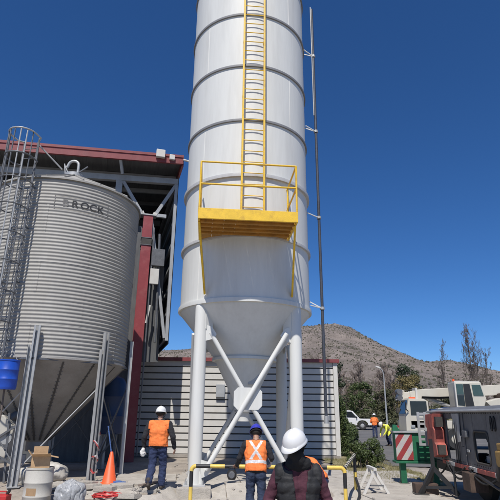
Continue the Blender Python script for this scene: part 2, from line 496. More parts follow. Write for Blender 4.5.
# ------------------------------------------------------------------ the tall white silo
SX, SY = -0.125, 14.3
silo = empty('cement_silo', (SX, SY, 0), R(5), 'tall white cylindrical cement silo on four tubular legs with yellow ladder', 'silo')
SR = 1.90
BZ = [4.45, 6.2, 8.01, 9.81, 11.73, 13.7, 15.65, 17.4]
for i in range(len(BZ) - 1):
    z0, z1 = BZ[i], BZ[i + 1]
    prof = [(SR, z0 + (z1 - z0) * k / 6) for k in range(7)]
    sh = MB().lathe(prof, 128).build('shell_ring', silo_white, silo, smooth=50, fix=False)
    # vertical weld seam of that ring
    a = R(-90 + (38 if i % 2 else -47))
    MB().beam((SR * math.cos(a), SR * math.sin(a), z0 + .05), (SR * math.cos(a), SR * math.sin(a), z1 - .05), 0.012, 0.012).build('weld_seam', silo_white, sh)
for i, z in enumerate(BZ[:-1]):
    pr = [0.05, 0.065, 0.075, 0.045, 0.045, 0.045, 0.045][i]
    t = [0.055, 0.04, 0.05, 0.036, 0.036, 0.036, 0.036][i]
    MB().lathe([(SR - .02, z - t), (SR + pr, z - t), (SR + pr + .004, z), (SR + pr, z + t), (SR - .02, z + t)], 128).build('flange_ring', (silo_white, silo_flange, silo_flange, band_grey, band_grey, band_grey, band_grey)[i], silo, smooth=30)
MB().lathe([(SR, 17.4), (SR + .06, 17.42), (SR * .55, 17.95), (.25, 18.15), (.0, 18.2)], 96).build('roof', silo_white, silo, smooth=40)
MB().lathe([(SR - .02, 4.45), (SR - .02, 4.36), (SR - .035, 4.33), (0.86, 3.14), (0.855, 3.08)], 128).build('upper_cone', silo_white, silo, smooth=50)
MB().lathe([(0.83, 3.06), (0.92, 3.06), (0.92, 3.13), (0.83, 3.13)], 96, close=True).build('cone_flange', silo_white, silo, smooth=30)
lc = MB().lathe([(0.84, 3.08), (0.16, 1.75), (0.16, 1.45), (0.0, 1.45)], 64).build('lower_cone', silo_white, silo, smooth=40)
MB().lathe([(0.15, 1.70), (0.25, 1.70), (0.25, 1.75), (0.15, 1.75)], 32, close=True).build('outlet_flange', galv, lc, smooth=30)
MB().box((0.22, -.5, 2.6), (.3, .05, .4)).build('vibrator_pad', silo_flange, lc, bevel=.01)
LP = 1.262
legs = [(-LP, -LP), (LP, -LP), (LP, LP), (-LP, LP)]
for (x, y) in legs:
    pts = [(x, y, .03), (x, y, 2), (x, y, 4.30), (x, y, 4.42), (x, y, 4.50), (x, y, 4.55)]
    lg = MB().tube(pts, [.165, .165, .165, .15, .10, .03], 28).build('leg', silo_white, silo, smooth=60)
    bp = MB()
    bp.box((x, y, .02), (.52, .52, .035))
    bp.build('base_plate', silo_flange, lg, bevel=.004)
    for a in (0, 90, 180, 270):
        gp = MB()
        c, s_ = math.cos(R(a + 45)), math.sin(R(a + 45))
        p0 = Vector((x + c * .15, y + s_ * .15, 0))
        gp.add([p0 + Vector((-s_ * .006, c * .006, .04)), p0 + Vector((c * .14 - s_ * .006, s_ * .14 + c * .006, .04)), p0 + Vector((-s_ * .006, c * .006, .36)),
                p0 + Vector((s_ * .006, -c * .006, .04)), p0 + Vector((c * .14 + s_ * .006, s_ * .14 - c * .006, .04)), p0 + Vector((s_ * .006, -c * .006, .36))],
               [(0, 1, 2), (5, 4, 3), (0, 3, 4, 1), (1, 4, 5, 2), (2, 5, 3, 0)])
        gp.build('stiffener', silo_white, lg)
    for a, b in ((-1, -1), (1, -1), (1, 1), (-1, 1)):
        MB().tube([(x + a * .2, y + b * .2, .03), (x + a * .2, y + b * .2, .13)], .022, 6).build('anchor_bolt', galv, lg)
    # saddle plate joining leg and shell
    d = Vector((x, y, 0)).normalized(); n_ = Vector((-d.y, d.x, 0))
    pl = MB()
    for s_ in (-1, 1):
        q = Vector((x, y, 0)) + n_ * s_ * .165
        pl.add([q + Vector((0, 0, 3.75)) - d * .0, q + Vector((0, 0, 4.36)), q + Vector((0, 0, 4.36)) - d * .22, q + Vector((0, 0, 3.75)) - d * .28,
                q + n_ * s_ * .014 + Vector((0, 0, 3.75)), q + n_ * s_ * .014 + Vector((0, 0, 4.36)), q + n_ * s_ * .014 + Vector((0, 0, 4.36)) - d * .22, q + n_ * s_ * .014 + Vector((0, 0, 3.75)) - d * .28],
               [(0, 1, 2, 3), (7, 6, 5, 4), (0, 4, 5, 1), (1, 5, 6, 2), (2, 6, 7, 3), (3, 7, 4, 0)])
    pl.build('saddle_plate', silo_white, lg)
for k in range(4):
    a, b = Vector((*legs[k], 0)), Vector((*legs[(k + 1) % 4], 0))
    e = (b - a).normalized(); outn = Vector((e.y, -e.x, 0))
    a2, b2 = a + e * .26, b - e * .26
    off = outn * .05
    t1, t0 = 3.66, 0.36
    MB().tube([a2 + off + Vector((0, 0, t1)), b2 + off + Vector((0, 0, t0))], .062, 16).build('brace', silo_white, silo, smooth=50)
    b_ = MB().tube([b2 + off * 1.0 + outn * .13 + Vector((0, 0, t1)), a2 + off + outn * .13 + Vector((0, 0, t0))], .062, 16).build('brace', silo_white, silo, smooth=50)
    c = (a + b) / 2 + off + outn * .06 + Vector((0, 0, (t0 + t1) / 2))
    oct_ = [(-.36, -.17), (-.26, -.27), (.26, -.27), (.36, -.17), (.36, .17), (.26, .27), (-.26, .27), (-.36, .17)]
    vs = [c + e * p[0] + Vector((0, 0, p[1])) - outn * .01 for p in oct_] + [c + e * p[0] + Vector((0, 0, p[1])) + outn * .01 for p in oct_]
    MB().add(vs, [tuple(range(8)), tuple(range(15, 7, -1))] + [(i, 8 + i, 8 + (i + 1) % 8, (i + 1) % 8) for i in range(8)]).build('gusset_plate', silo_white, silo)
    for q, s_ in ((a, 1), (b, -1)):
        for zc, zs in ((t1, -1), (t0, 1)):
            pp = [(.14, .20), (.30, .14), (.42, -.04), (.36, -.16), (.14, -.22)]
            vs = [q + outn * .08 + e * s_ * p[0] + Vector((0, 0, zc - zs * p[1] * (1 if zs < 0 else 1))) - outn * .008 for p in pp]
            vs += [v + outn * .016 for v in vs]
            MB().add(vs, [tuple(range(5)), tuple(range(9, 4, -1))] + [(i, 5 + i, 5 + (i + 1) % 5, (i + 1) % 5) for i in range(5)]).build('end_gusset', silo_white, silo)
# concrete footings
for (x, y) in legs:
    MB().box((x, y, -.26), (.80, .80, .52)).build('footing', concrete_lt, silo, bevel=.015)
# ladder
lad = MB()
LY = -(SR + .20)
for s_ in (-1, 1):
    MB().beam((s_ * .31, LY, 6.32), (s_ * .31, LY, 17.9), .055, .075).build('ladder_rail', yellow, silo, bevel=.006)
z = 6.6
while z < 17.8:
    MB().tube([(-.30, LY, z), (.30, LY, z)], .014, 8).build('ladder_rung', yellow, silo, smooth=60)
    z += 0.345
for z in (8.6, 10.6, 12.6, 14.6, 16.6):
    for s_ in (-1, 1):
        MB().beam((s_ * .31, LY, z), (s_ * .31, -SR * .97, z), .04, .05).build('ladder_standoff', yellow, silo)
# platform
PY0, PY1, PX, PZ = -3.08, -1.62, 1.24, 6.21
POFF = -.19
plat = empty('platform', (POFF, 0, 0)); plat.parent = silo
MB().span(-PX, PX, PY0, PY0 + .05, PZ - .04, PZ + .24).build('toe_board', yellow, plat, bevel=.006)
for s_ in (-1, 1):
    MB().span(min(s_ * PX, s_ * (PX - .05)), max(s_ * PX, s_ * (PX - .05)), PY0 + .055, -1.45, PZ - .04, PZ + .20).build('side_beam', yellow, plat, bevel=.006)
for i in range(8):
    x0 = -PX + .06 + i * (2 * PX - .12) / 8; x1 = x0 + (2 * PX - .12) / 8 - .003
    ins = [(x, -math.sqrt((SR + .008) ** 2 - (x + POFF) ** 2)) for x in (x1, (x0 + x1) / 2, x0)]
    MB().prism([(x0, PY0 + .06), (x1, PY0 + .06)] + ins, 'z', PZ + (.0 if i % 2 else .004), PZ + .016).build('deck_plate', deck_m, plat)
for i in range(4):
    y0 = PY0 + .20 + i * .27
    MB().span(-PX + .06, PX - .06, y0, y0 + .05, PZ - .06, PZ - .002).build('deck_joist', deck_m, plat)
RT = 7.74
def rail(p, q): MB().tube([p, q], .024, 10).build('guard_rail', yellow, plat, smooth=60)
def post(x, y): MB().tube([(x, y, PZ + .1), (x, y, RT)], .026, 10).build('guard_post', yellow, plat, smooth=60)
for s_ in (-1, 1):
    post(s_ * (PX - .02), PY0 + .03); post(s_ * (PX - .02), -1.72)
    for z in (RT, RT - .62):
        rail((s_ * (PX - .02), PY0 + .03, z), (s_ * (PX - .02), -1.50, z))
for z in (RT, RT - .62):
    rail((-PX + .02, PY0 + .03, z), (PX - .02, PY0 + .03, z))
for s_ in (-1, 1):
    MB().beam((s_ * (PX - .03) + POFF, PY0 + .25, PZ - .03), (s_ * 1.17 - .03, -1.54, 4.64), .05, .07).build('platform_brace', yellow, silo, bevel=.005)
    MB().beam((s_ * (PX - .03), PY0 + .25, PZ - .02), (s_ * (PX - .03), PY0 + .25, PZ + .1), .06).build('brace_lug', yellow, plat)
# fill pipe on the right side with stand-off brackets
FX, FY = 2.26, -.27
MB().tube([(FX, FY, 1.55), (FX, FY, 6), (FX, FY, 15.75)], .045, 14).build('fill_pipe', pipe_m, silo, smooth=50)
MB().tube([(FX - .06, FY - .05, 11.2), (FX - .06, FY - .05, 15.8)], .018, 8).build('cable_conduit', galv, silo, smooth=50)
MB().tube([(FX, FY, 1.42), (FX, FY, 1.62)], .065, 14).build('hose_coupling', galv, silo, smooth=50)
for z in (4.62, 7.5, 10.6, 13.65):
    a0 = Vector((FX, FY, z))
    MB().beam(a0, (SR * .98, -.05, z + .28), .028).build('pipe_bracket', silo_white, silo)
    MB().beam(a0, (SR * .98, -.55, z + .02), .028).build('pipe_bracket', silo_white, silo)
    MB().tube([a0 - Vector((0, 0, .04)), a0 + Vector((0, 0, .04))], .07, 12).build('pipe_clamp', galv, silo)

# ------------------------------------------------------------------ corrugated grain bin
BX, BY, BR = -5.80, 14.5, 2.17
B0, B1 = 2.92, 7.86
gbin = empty('grain_bin', (BX, BY, 0), 0, 'round corrugated steel grain bin with hopper bottom on channel posts', 'grain bin')
pitch, amp = 0.0988, 0.0098
nring = 6; hr = (B1 - B0) / nring
def corr(z): return amp * math.cos(2 * math.pi * (z - B0) / pitch)
for i in range(nring):
    z0, z1 = B0 + i * hr, B0 + (i + 1) * hr
    n = int(round((z1 - z0) / pitch * 8))
    prof = [(BR + corr(z0 + (z1 - z0) * k / n) + (0.004 if i % 2 else 0), z0 + (z1 - z0) * k / n) for k in range(n + 1)]
    ring = MB().lathe(prof, 144).build('wall_ring', bin_sheet, gbin, smooth=80, fix=False)
    for a in ((-52 if i % 2 else -84), (10 if i % 2 else -20)):
        aa = R(a)
        strip = [(BR + .007 + corr(z0 + (z1 - z0) * k / n), z0 + (z1 - z0) * k / n) for k in range(n + 1)]
        MB().lathe(strip, 2, aa, aa + .03).build('sheet_seam', bin_sheet, ring, smooth=80, fix=False)
MB().lathe([(BR + .01, B1 - .03), (BR + .06, B1 - .05), (BR + .06, B1 + .0), (.28, 8.86), (.28, 8.92), (.0, 8.92)], 96).build('roof', bin_sheet, gbin, smooth=30)
for k in range(28):
    a = 2 * math.pi * k / 28 + .05
    c, s_ = math.cos(a), math.sin(a)
    MB().beam(((BR + .05) * c, (BR + .05) * s_, B1 + .02), (.30 * c, .30 * s_, 8.88), .035, .045).build('roof_rib', bin_sheet, gbin)
cap = MB().lathe([(.28, 8.88), (.31, 8.90), (.31, 9.00), (.2, 9.06), (0, 9.07)], 32).build('roof_cap', galv, gbin, smooth=30)
pts = [(.12, -.05, 9.02), (.12, -.05, 9.34)] + [(.12 - .17 + .17 * math.cos(R(t)), -.05, 9.34 + .17 * math.sin(R(t))) for t in range(15, 166, 15)] + [(-.26, -.05, 9.26)]
MB().tube(pts, .045, 12).build('filling_gooseneck', galv, gbin, smooth=60)
MB().beam((.2, -.2, 9.0), (.50, -.25, 9.2), .035).build('lid_lever', galv_dark, gbin)
MB().beam((-.26, -.1, 9.0), (-.33, -.1, 9.38), .03).build('lid_stay', galv, gbin)
MB().beam((-.33, -.1, 9.36), (-.18, -.1, 9.05), .025).build('lid_stay', galv, gbin)
# hopper
MB().lathe([(BR + .02, B0 + .03), (BR + .03, B0 - .02), (BR - .02, B0 - .05), (.28, .86), (.28, .62), (0, .62)], 96).build('hopper', bin_cone, gbin, smooth=40)
for k in range(16):
    a = 2 * math.pi * k / 16 + R(9)
    c, s_ = math.cos(a), math.sin(a)
    MB().beam(((BR - .05) * c, (BR - .05) * s_, B0 - .075), (.34 * c, .34 * s_, .905), .045, .022).build('hopper_seam', seam_dark, gbin)
    if k in (11, 12, 13, 14):
        mb = MB()
        for q in range(22):
            t = q / 22
            r_ = (BR - .1) * (1 - t) + .4 * t; z = (B0 - .11) * (1 - t) + .97 * t
            for da in (-.04, .04):
                mb.box((r_ * c - s_ * da, r_ * s_ + c * da, z - .02), (.018, .018, .018))
        tag(mb.build('seam_bolts', galv_dark, gbin), kind='stuff')
PR = 2.27
post_ang = [R(-77 + 45 * k) for k in range(8)]
for k, a in enumerate(post_ang):
    c, s_ = math.cos(a), math.sin(a)
    rot = Matrix.Rotation(a, 3, 'Z')
    o = MB()
    for (lx, ly, wx, wy) in ((PR, 0, .012, .14), (PR + .045, -.07, .09, .012), (PR + .045, .07, .09, .012), (PR + .086, -.052, .012, .036), (PR + .086, .052, .012, .036)):
        p = rot @ Vector((lx, ly, 0))
        o.box((p.x, p.y, 1.84), (wx, wy, 3.68), rot=rot)
    pst = o.build('post', galv, gbin)
    p = rot @ Vector((PR + .04, 0, 0))
    MB().box((p.x, p.y, .012), (.26, .26, .022), rz=a).build('foot_plate', galv, pst)
    o = MB()
    for (lx, ly, wx, wy) in ((PR + .01, -.125, .012, .05), (PR + .05, -.145, .09, .012)):
        q = rot @ Vector((lx, ly, 0)); o.box((q.x, q.y, 1.6), (wx, wy, 3.2), rot=rot)
    o.build('stiffener_channel', galv, pst)
    a2 = post_ang[(k + 1) % 8]
    q0, q1 = Vector((PR * c, PR * s_, 0)), Vector((PR * math.cos(a2), PR * math.sin(a2), 0))
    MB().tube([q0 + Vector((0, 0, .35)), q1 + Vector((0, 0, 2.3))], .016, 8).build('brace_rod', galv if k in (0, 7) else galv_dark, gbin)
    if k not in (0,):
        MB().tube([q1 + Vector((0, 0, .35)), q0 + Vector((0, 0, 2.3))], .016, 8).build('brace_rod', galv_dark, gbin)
    MB().beam(q0 + Vector((0, 0, B0 - .04)), q1 + Vector((0, 0, B0 - .04)), .05, .05).build('ring_beam', galv_dark, gbin)
# worn name lettering and its frame, bent round the wall
def bent(me, ac, zc, off):
    for v in me.vertices:
        a = ac + v.co.x / BR
        v.co = Vector(((BR + off) * math.cos(a), (BR + off) * math.sin(a), zc + v.co.y))
def text_mesh(body, size):
    cu = bpy.data.curves.new('t', 'FONT'); cu.body = body; cu.size = size; cu.align_x = 'LEFT'; cu.offset = 0.004
    cu.space_character = 1.12
    o = bpy.data.objects.new('t', cu); COL.objects.link(o)
    bpy.context.view_layer.update()
    dg = bpy.context.evaluated_depsgraph_get()
    me = bpy.data.meshes.new_from_object(o.evaluated_get(dg))
    bpy.data.objects.remove(o)
    bm = bmesh.new(); bm.from_mesh(me)
    bmesh.ops.subdivide_edges(bm, edges=[e for e in bm.edges if e.calc_length() > .06], cuts=2)
    bmesh.ops.triangulate(bm, faces=bm.faces)
    bm.to_mesh(me); bm.free()
    return me
tcen = R(-60)
let = empty('name_plate', (0, 0, 0)); let.parent = gbin
for ch, x, mm in (('B', -.52, letter_f), ('R', -.28, letter_m), ('O', -.05, letter_m), ('C', .20, letter_m), ('K', .43, letter_m)):
    me = text_mesh(ch, .27)
    for v in me.vertices: v.co.x = v.co.x * 1.12 + x; v.co.y -= .095
    bent(me, tcen, 7.12, amp + .007)
    me.materials.append(mm)
    link('letter', me, let)
for (x0, y0, x1, y1) in ((-.72, .19, .76, .19), (-.72, -.19, .76, -.19)):
    n = 16; vs = []; 
    for k in range(n + 1):
        x = x0 + (x1 - x0) * k / n
        for dy in (-.009, .009):
            vs.append((x, y0 + dy, 0))
    me = MB().add(vs, [(2 * k, 2 * k + 2, 2 * k + 3, 2 * k + 1) for k in range(n)]).mesh('plate_border', letter_f)
    bent(me, tcen, 7.12, amp + .006); link('plate_border', me, let)
for x in (-.72, .76):
    me = MB().add([(x - .01, -.2, 0), (x + .01, -.2, 0), (x + .01, .2, 0), (x - .01, .2, 0)], [(0, 1, 2, 3)]).mesh('plate_border', letter_f)
    bent(me, tcen, 7.12, amp + .006); link('plate_border', me, let)
# caged ladder
la = R(-100)
lrot = Matrix.Rotation(la, 3, 'Z')
def LL(r_, t, z):
    v = lrot @ Vector((r_, t, 0)); return Vector((v.x, v.y, z))
ladr = empty('caged_ladder', (0, 0, 0)); ladr.parent = gbin
for t in (-.21, .21):
    MB().beam(LL(BR + .17, t, 2.75), LL(BR + .17, t, 8.85), .055, .03).build('ladder_rail', galv_dark, ladr)
z = 2.95
while z < 8.7:
    MB().tube([LL(BR + .17, -.21, z), LL(BR + .17, .21, z)], .013, 8).build('rung', galv_dark, ladr); z += .3
hoops = [3.7, 4.45, 5.2, 5.95, 6.7, 7.45, 8.15, 8.88]
for i, z in enumerate(hoops):
    pts = [LL(BR + .17 + .40 + .36 * math.sin(R(t)) if 0 <= t <= 180 else 0, .36 * math.cos(R(t)), z) for t in range(0, 181, 15)]
    pts = [LL(BR + .17, .22, z), LL(BR + .3, .36, z)] + pts + [LL(BR + .3, -.36, z), LL(BR + .17, -.22, z)]
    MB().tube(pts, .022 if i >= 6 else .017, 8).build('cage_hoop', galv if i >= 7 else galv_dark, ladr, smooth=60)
for t in (10, 38, 64, 90, 116, 142, 170):
    r_, tt = BR + .57 + .35 * math.sin(R(t)), .35 * math.cos(R(t))
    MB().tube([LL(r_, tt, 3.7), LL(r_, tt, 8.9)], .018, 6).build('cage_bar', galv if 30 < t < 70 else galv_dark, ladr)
for z in (3.3, 4.8, 6.3, 7.5):
    for t in (-.21, .21):
        MB().beam(LL(BR, t, z), LL(BR + .17, t, z), .03).build('wall_bracket', galv_dark, ladr)
MB().tube([LL(BR + .18, .24, 8.75), LL(BR * .86, .75, B1 + .33)], .022, 8).build('ladder_stay', galv, ladr)
MB().tube([LL(BR + .19, .235, 2.9), LL(BR + .19, .235, 8.95)], .028, 8).build('cable_riser', galv_dark, ladr)

# ------------------------------------------------------------------ open steel shed with red trim
shed = empty('industrial_shed', (-2.91, 18.3, 0), R(16), 'tall open steel shed with red fascia and dark roof behind the grain bin', 'shed')
def zr(x): return 11.83 + 0.0735 * x
XL, DP = -20.0, 18.0
def slab(x0, x1, y0, y1, dz0, dz1, name, m, par=None):
    vs = [(x0, y0, zr(x0) + dz0), (x1, y0, zr(x1) + dz0), (x1, y1, zr(x1) + dz0), (x0, y1, zr(x0) + dz0), (x0, y0, zr(x0) + dz1), (x1, y0, zr(x1) + dz1), (x1, y1, zr(x1) + dz1), (x0, y1, zr(x0) + dz1)]
    return MB().add(vs, [(0, 3, 2, 1), (4, 5, 6, 7), (0, 1, 5, 4), (1, 2, 6, 5), (2, 3, 7, 6), (3, 0, 4, 7)]).build(name, m, par or shed)
n = 20
for i in range(n):
    x0 = XL + (0 - XL) * i / n; x1 = XL + (0 - XL) * (i + 1) / n
    slab(x0, x1 + (.02 if i < n - 1 else 0), 0.0, DP, -.16 + (.02 if i % 2 else 0), -.10 + (.012 if i % 2 else 0), 'roof_sheet', roof_dark)
fascia = slab(XL, .06, -.10, -.005, -.33, .02, 'fascia', red_trim)
slab(XL, .06, -.13, -.102, -.05, .06, 'fascia_cap', red_trim)
slab(.005, .09, 0, DP, -.40, .02, 'verge_trim', red_trim)
for i in range(1, 12):
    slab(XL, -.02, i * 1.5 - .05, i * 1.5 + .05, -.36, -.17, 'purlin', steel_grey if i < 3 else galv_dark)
# front truss
TY = 0.85
slab(XL, 0, TY - .10, TY + .10, -.86, -.62, 'truss_top_chord', steel_grey)
def tz(x): return zr(x) - .86
bz = 9.35
cols = [-1.13, -7.6, -13.6]
for cx in cols:
    col = empty('portal_column', (cx, TY, 0)); col.parent = shed
    o = MB()
    o.span(-.19, .19, -.17, -.15, 0, bz); o.span(-.19, .19, .15, .17, 0, bz); o.span(-.012, .012, -.149, .149, 0, bz)
    o.build('column_section', red_col, col)
    for z in (8.05, 8.35):
        MB().span(-.22, .22, -.20, .20, z, z + .03).build('splice_plate', galv_dark, col)
    MB().span(-.205, .205, -.185, -.171, 8.08, 8.35).build('splice_cover', trailer_dk, col)
    MB().span(-.32, .32, -.2, .2, bz, bz + .05).build('cap_plate', galv, col)
    for dx in (-.26, .26):
        MB().box((dx, -.05, bz + .12), (.16, .05, .14), rot=Matrix.Rotation(R(25 if dx > 0 else -25), 3, 'Y')).build('node_plate', panel_white, col)
    MB().beam((cx + .25, TY, bz + .06), (min(cx + 2.2, -.06), TY, tz(cx + 1.4) - .02), .13, .13).build('truss_diagonal', steel_grey, shed)
    MB().beam((cx - .25, TY, bz + .06), (cx - 1.15, TY, tz(cx - 1.15)), .15, .13).build('truss_diagonal', steel_grey, shed)
    MB().span(cx - 1.42, cx - 1.16, TY - .1, TY + .1, bz - 1.5, tz(cx - 1.3)).build('truss_post', steel_grey, shed)
    MB().beam((cx - 1.35, TY + .02, bz - 1.3), (cx - 2.6, TY + .02, tz(cx - 2.6)), .12, .12).build('truss_diagonal', steel_grey, shed)
    MB().beam((cx - 1.2, TY - .5, tz(cx - 1.2) + .1), (cx - 1.35, -.02, zr(cx) - .3), .10, .10).build('soffit_strut', steel_grey, shed)
MB().span(XL, -1.5, TY - .06, TY + .06, bz - .12, bz - .0).build('truss_bottom_chord', steel_grey, shed)
MB().span(-.8, -.40, TY - .06, TY + .06, bz + .02, bz + .16).build('truss_bottom_chord', steel_grey, shed)
MB().beam((-1.0, TY - .02, bz), (-.15, TY - .02, 4.4), .11, .11).build('end_brace', steel_grey, shed)
MB().span(-.12, .0, TY - .08, TY + .08, 4.3, tz(-.1) - .002).build('end_post', steel_grey, shed)
# right side wall hanging clear of the ground, girts on its inner face
for i in range(12):
    y0 = TY + .1 + i * (DP - TY - .1) / 12; y1 = TY + .1 + (i + 1) * (DP - TY - .1) / 12
    MB().span(.01 + (.012 if i % 2 else 0), .05, y0, y1 - .01, 4.2, 11.4).build('side_sheet', roof_dark, shed)
for i in range(8):
    z = 4.38 + i * .96
    MB().span(-.11, .0, TY + .2, DP, z, z + .11).build('girt', steel_grey, shed)
for y in (6.5, 12.0, 17.6):
    for cx in (-7.6, -13.6):
        MB().span(cx - .18, cx + .18, y - .15, y + .15, 0, zr(cx) - .38).build('inner_column', red_col, shed)
    slab(XL, -.15, y - .08, y + .08, -.70, -.38, 'rafter', galv_dark)
for i in range(14):
    x0 = XL + (-.1 - XL) * i / 14; x1 = XL + (-.1 - XL) * (i + 1) / 14
    MB().span(x0, x1 - .015, DP - .1 - (.015 if i % 2 else 0), DP - .02, 0, 11.3 + .07 * (x0 if x0 < 0 else 0)).build('back_sheet', roof_dark, shed)
for i in range(12):
    y0 = 1 + i * (DP - 1.2) / 12; y1 = 1 + (i + 1) * (DP - 1.2) / 12
    MB().span(XL, XL + .05, y0, y1 - .015, 0, 10.1).build('end_sheet', roof_dark, shed)
# front wall behind the bin, added to cast shade on the cabin's left end
for i in range(9):
    x0 = XL + 2 + i * (-.97 - XL - 2) / 9; x1 = XL + 2 + (i + 1) * (-.97 - XL - 2) / 9
    MB().span(x0, x1, TY + .25 + (.012 if i % 2 else 0), TY + .32, 0, 9.0).build('shade_wall_sheet', roof_dark, shed)
MB().span(-.965, -.30, TY + .25, TY + .31, 3.50, 7.3).build('shade_wall_sheet', roof_dark, shed)  # added sheet right of the column, sized to widen that shadow
# things fixed to the shed
MB().box((-.9, -.2, 11.76), (.36, .16, .34)).build('floodlight_box', panel_white, shed, bevel=.02)
MB().box((-.42, -.16, 11.69), (.22, .12, .22)).build('camera_box', panel_white, shed, bevel=.02)
MB().tube([(.05, -.1, 11.69), (.33, -.14, 11.63), (.45, -.16, 11.46)], .045, 8).build('gutter_spout', panel_white, shed)
MB().box((-.72, TY - .25, 6.75), (.34, .14, .62)).build('electrical_cabinet', panel_white, shed, bevel=.01)
MB().box((-.62, TY - .2, 7.55), (.5, .18, .7)).build('electrical_cabinet', galv_dark, shed, bevel=.01)
MB().tube([(-.86, TY - .24, 0.2), (-.86, TY - .24, 8.8)], .03, 6).build('cable_conduit', galv_dark, shed)
MB().tube([(-.5, TY - .1, 4.2), (-.55, TY - .1, 6.8), (-.62, TY - .1, 8.6)], .05, 8).build('cable_conduit', galv_dark, shed)
MB().beam((-.9, TY - .22, 4.9), (-.8, TY - .22, 5.6), .07).build('bracket_arm', panel_white, shed)

# ------------------------------------------------------------------ white panelled cabin behind the silo
CX0, CX1, CY, CH = -5.3, 3.70, 21.1, 3.81
cabin = empty('site_building', ((CX0 + CX1) / 2, CY, 0), 0, 'long low building clad in white horizontal panels with red roof edge', 'building')
hw = (CX1 - CX0) / 2
MB().span(-hw + .04, hw - .04, .06, 5.0, 0, CH - .02).build('wall_core', joint_dark, cabin)
npan = 14; ph = (CH - .14) / npan
pmesh = None
for i in range(npan):
    z0 = .12 + i * ph
    c = .028
    # each board: a shallow trapezoid with sloping shoulders
    def board(L0, L1, axis_):
        poly = [(.055, z0 + .004), (0, z0 + .016), (0, z0 + ph - .045), (.055, z0 + ph - .036)]
        return MB().prism([(p[0], p[1]) for p in poly], 'x', L0, L1)
    board(-hw + .06, hw - .16, 0).build('wall_board', panel_white, cabin)
    mb = MB()
    poly = [(hw - .045, z0 + .004), (hw + .01, z0 + .016), (hw + .01, z0 + ph - .045), (hw - .045, z0 + ph - .036)]
    mb.prism(poly, 'y', .2, 5.0)
    mb.build('side_board', panel_white, cabin)
MB().span(hw - .15, hw + .03, -.03, .16, 0, CH).build('corner_post', panel_white, cabin, bevel=.008)
MB().span(-hw, -hw + .07, -.03, .16, 0, CH).build('corner_post', panel_white, cabin, bevel=.008)
MB().span(-hw - .05, hw + .06, -.09, 5.1, CH, CH + .055).build('roof', panel_white, cabin)
MB().span(-hw - .06, hw + .07, -.125, -.093, CH - .07, CH + .075).build('roof_edge_trim', red_trim, cabin)
MB().span(hw + .072, hw + .10, -.125, 5.1, CH - .07, CH + .075).build('roof_edge_trim', red_trim, cabin)
MB().span(-hw, hw, -.04, .0, 0, .115).build('plinth', concrete, cabin)
MB().box((-.35, -.08, 2.55), (.36, .14, .5)).build('wall_box', steel_grey, cabin, bevel=.01)

# ------------------------------------------------------------------ yellow and black barrier
bar = empty('safety_barrier', (0.4, 10.55, -.28), 0, 'yellow and black tubular safety barrier in front of the silo legs', 'barrier')
def banded(pts_a, pts_b, L, name, start=0, r_=.038):
    a, b = Vector(pts_a), Vector(pts_b)
    d = b - a; n = max(1, int(round(d.length / L)))
    for k in range(n):
        MB().tube([a + d * (k / n), a + d * ((k + 1) / n)], r_, 14).build(name, yel_p if (k + start) % 2 == 0 else black_p, bar, smooth=60)
RZB = .93
banded((-1.42, 0, RZB), (1.46, 0, RZB), .30, 'rail_band', 1)
for x in (-1.50, 1.52):
    sgn = 1 if x < 0 else -1
    pts = [(x + sgn * (.09 - .09 * math.cos(R(t))), 0, RZB - .09 + .09 * math.sin(R(t))) for t in range(0, 91, 15)]
    MB().tube(pts, .040, 14).build('elbow', yel_p, bar, smooth=60)
    banded((x, 0, RZB - .09), (x, 0, 0.0), .26, 'post_band', 1)
    MB().box((x, 0, .01), (.2, .2, .02)).build('foot_plate', yel_p, bar)
MB().tube([(1.52, 0.03, RZB - .02), (2.1, 1.85, 1.04)], .036, 14).build('side_rail', hazard_m, bar, smooth=60)
banded((2.1, 1.85, 1.07), (2.1, 1.85, .27), .38, 'post_band', 1)
pts = [(2.1, 1.80, .55), (2.08, 1.4, .40), (2.0, 1.0, .30), (1.9, .75, .22)]
MB().tube(pts, .03, 10).build('kick_stay', black_p, bar, smooth=60)

# small speaker-like work lamp hanging at the rail
wl = empty('work_lamp', (-.30, 10.44, .52), 0, 'round black work lamp hanging from the barrier rail by the hand', 'lamp')
MB().lathe([(0, -.13), (.09, -.125), (.125, -.05), (.125, .05), (.08, .1), (0, .11)], 24).build('housing', black_p, wl, smooth=50)
MB().tube([(-.09, 0, .06), (-.07, 0, .15), (.07, 0, .15), (.09, 0, .06)], .012, 8).build('handle', black_p, wl, smooth=50)
MB().tube([(0, -.128, -.01), (0, -.10, -.01)], [.07, .09], 20).build('lens_ring', galv_dark, wl)
wl.scale = (.75, .75, .75)

# white folding trestle
tr = empty('trestle', (2.80, 11.75, 0), R(0), 'small white folding A-frame trestle on the dirt by the barrier', 'trestle')
for y in (0.0, .55):
    MB().beam((-.27, y, 0.0), (.0, y, .50), .04, .055).build('leg', panel_white, tr)
    MB().beam((.30, y + .045, 0.0), (.0, y + .045, .50), .04, .055).build('leg', panel_white, tr)
MB().beam((0, -.06, .52), (0, .66, .52), .07, .05).build('top_bar', panel_white, tr)
MB().beam((-.16, .02, .19), (.18, .02, .19), .025, .03).build('spreader', galv_dark, tr)

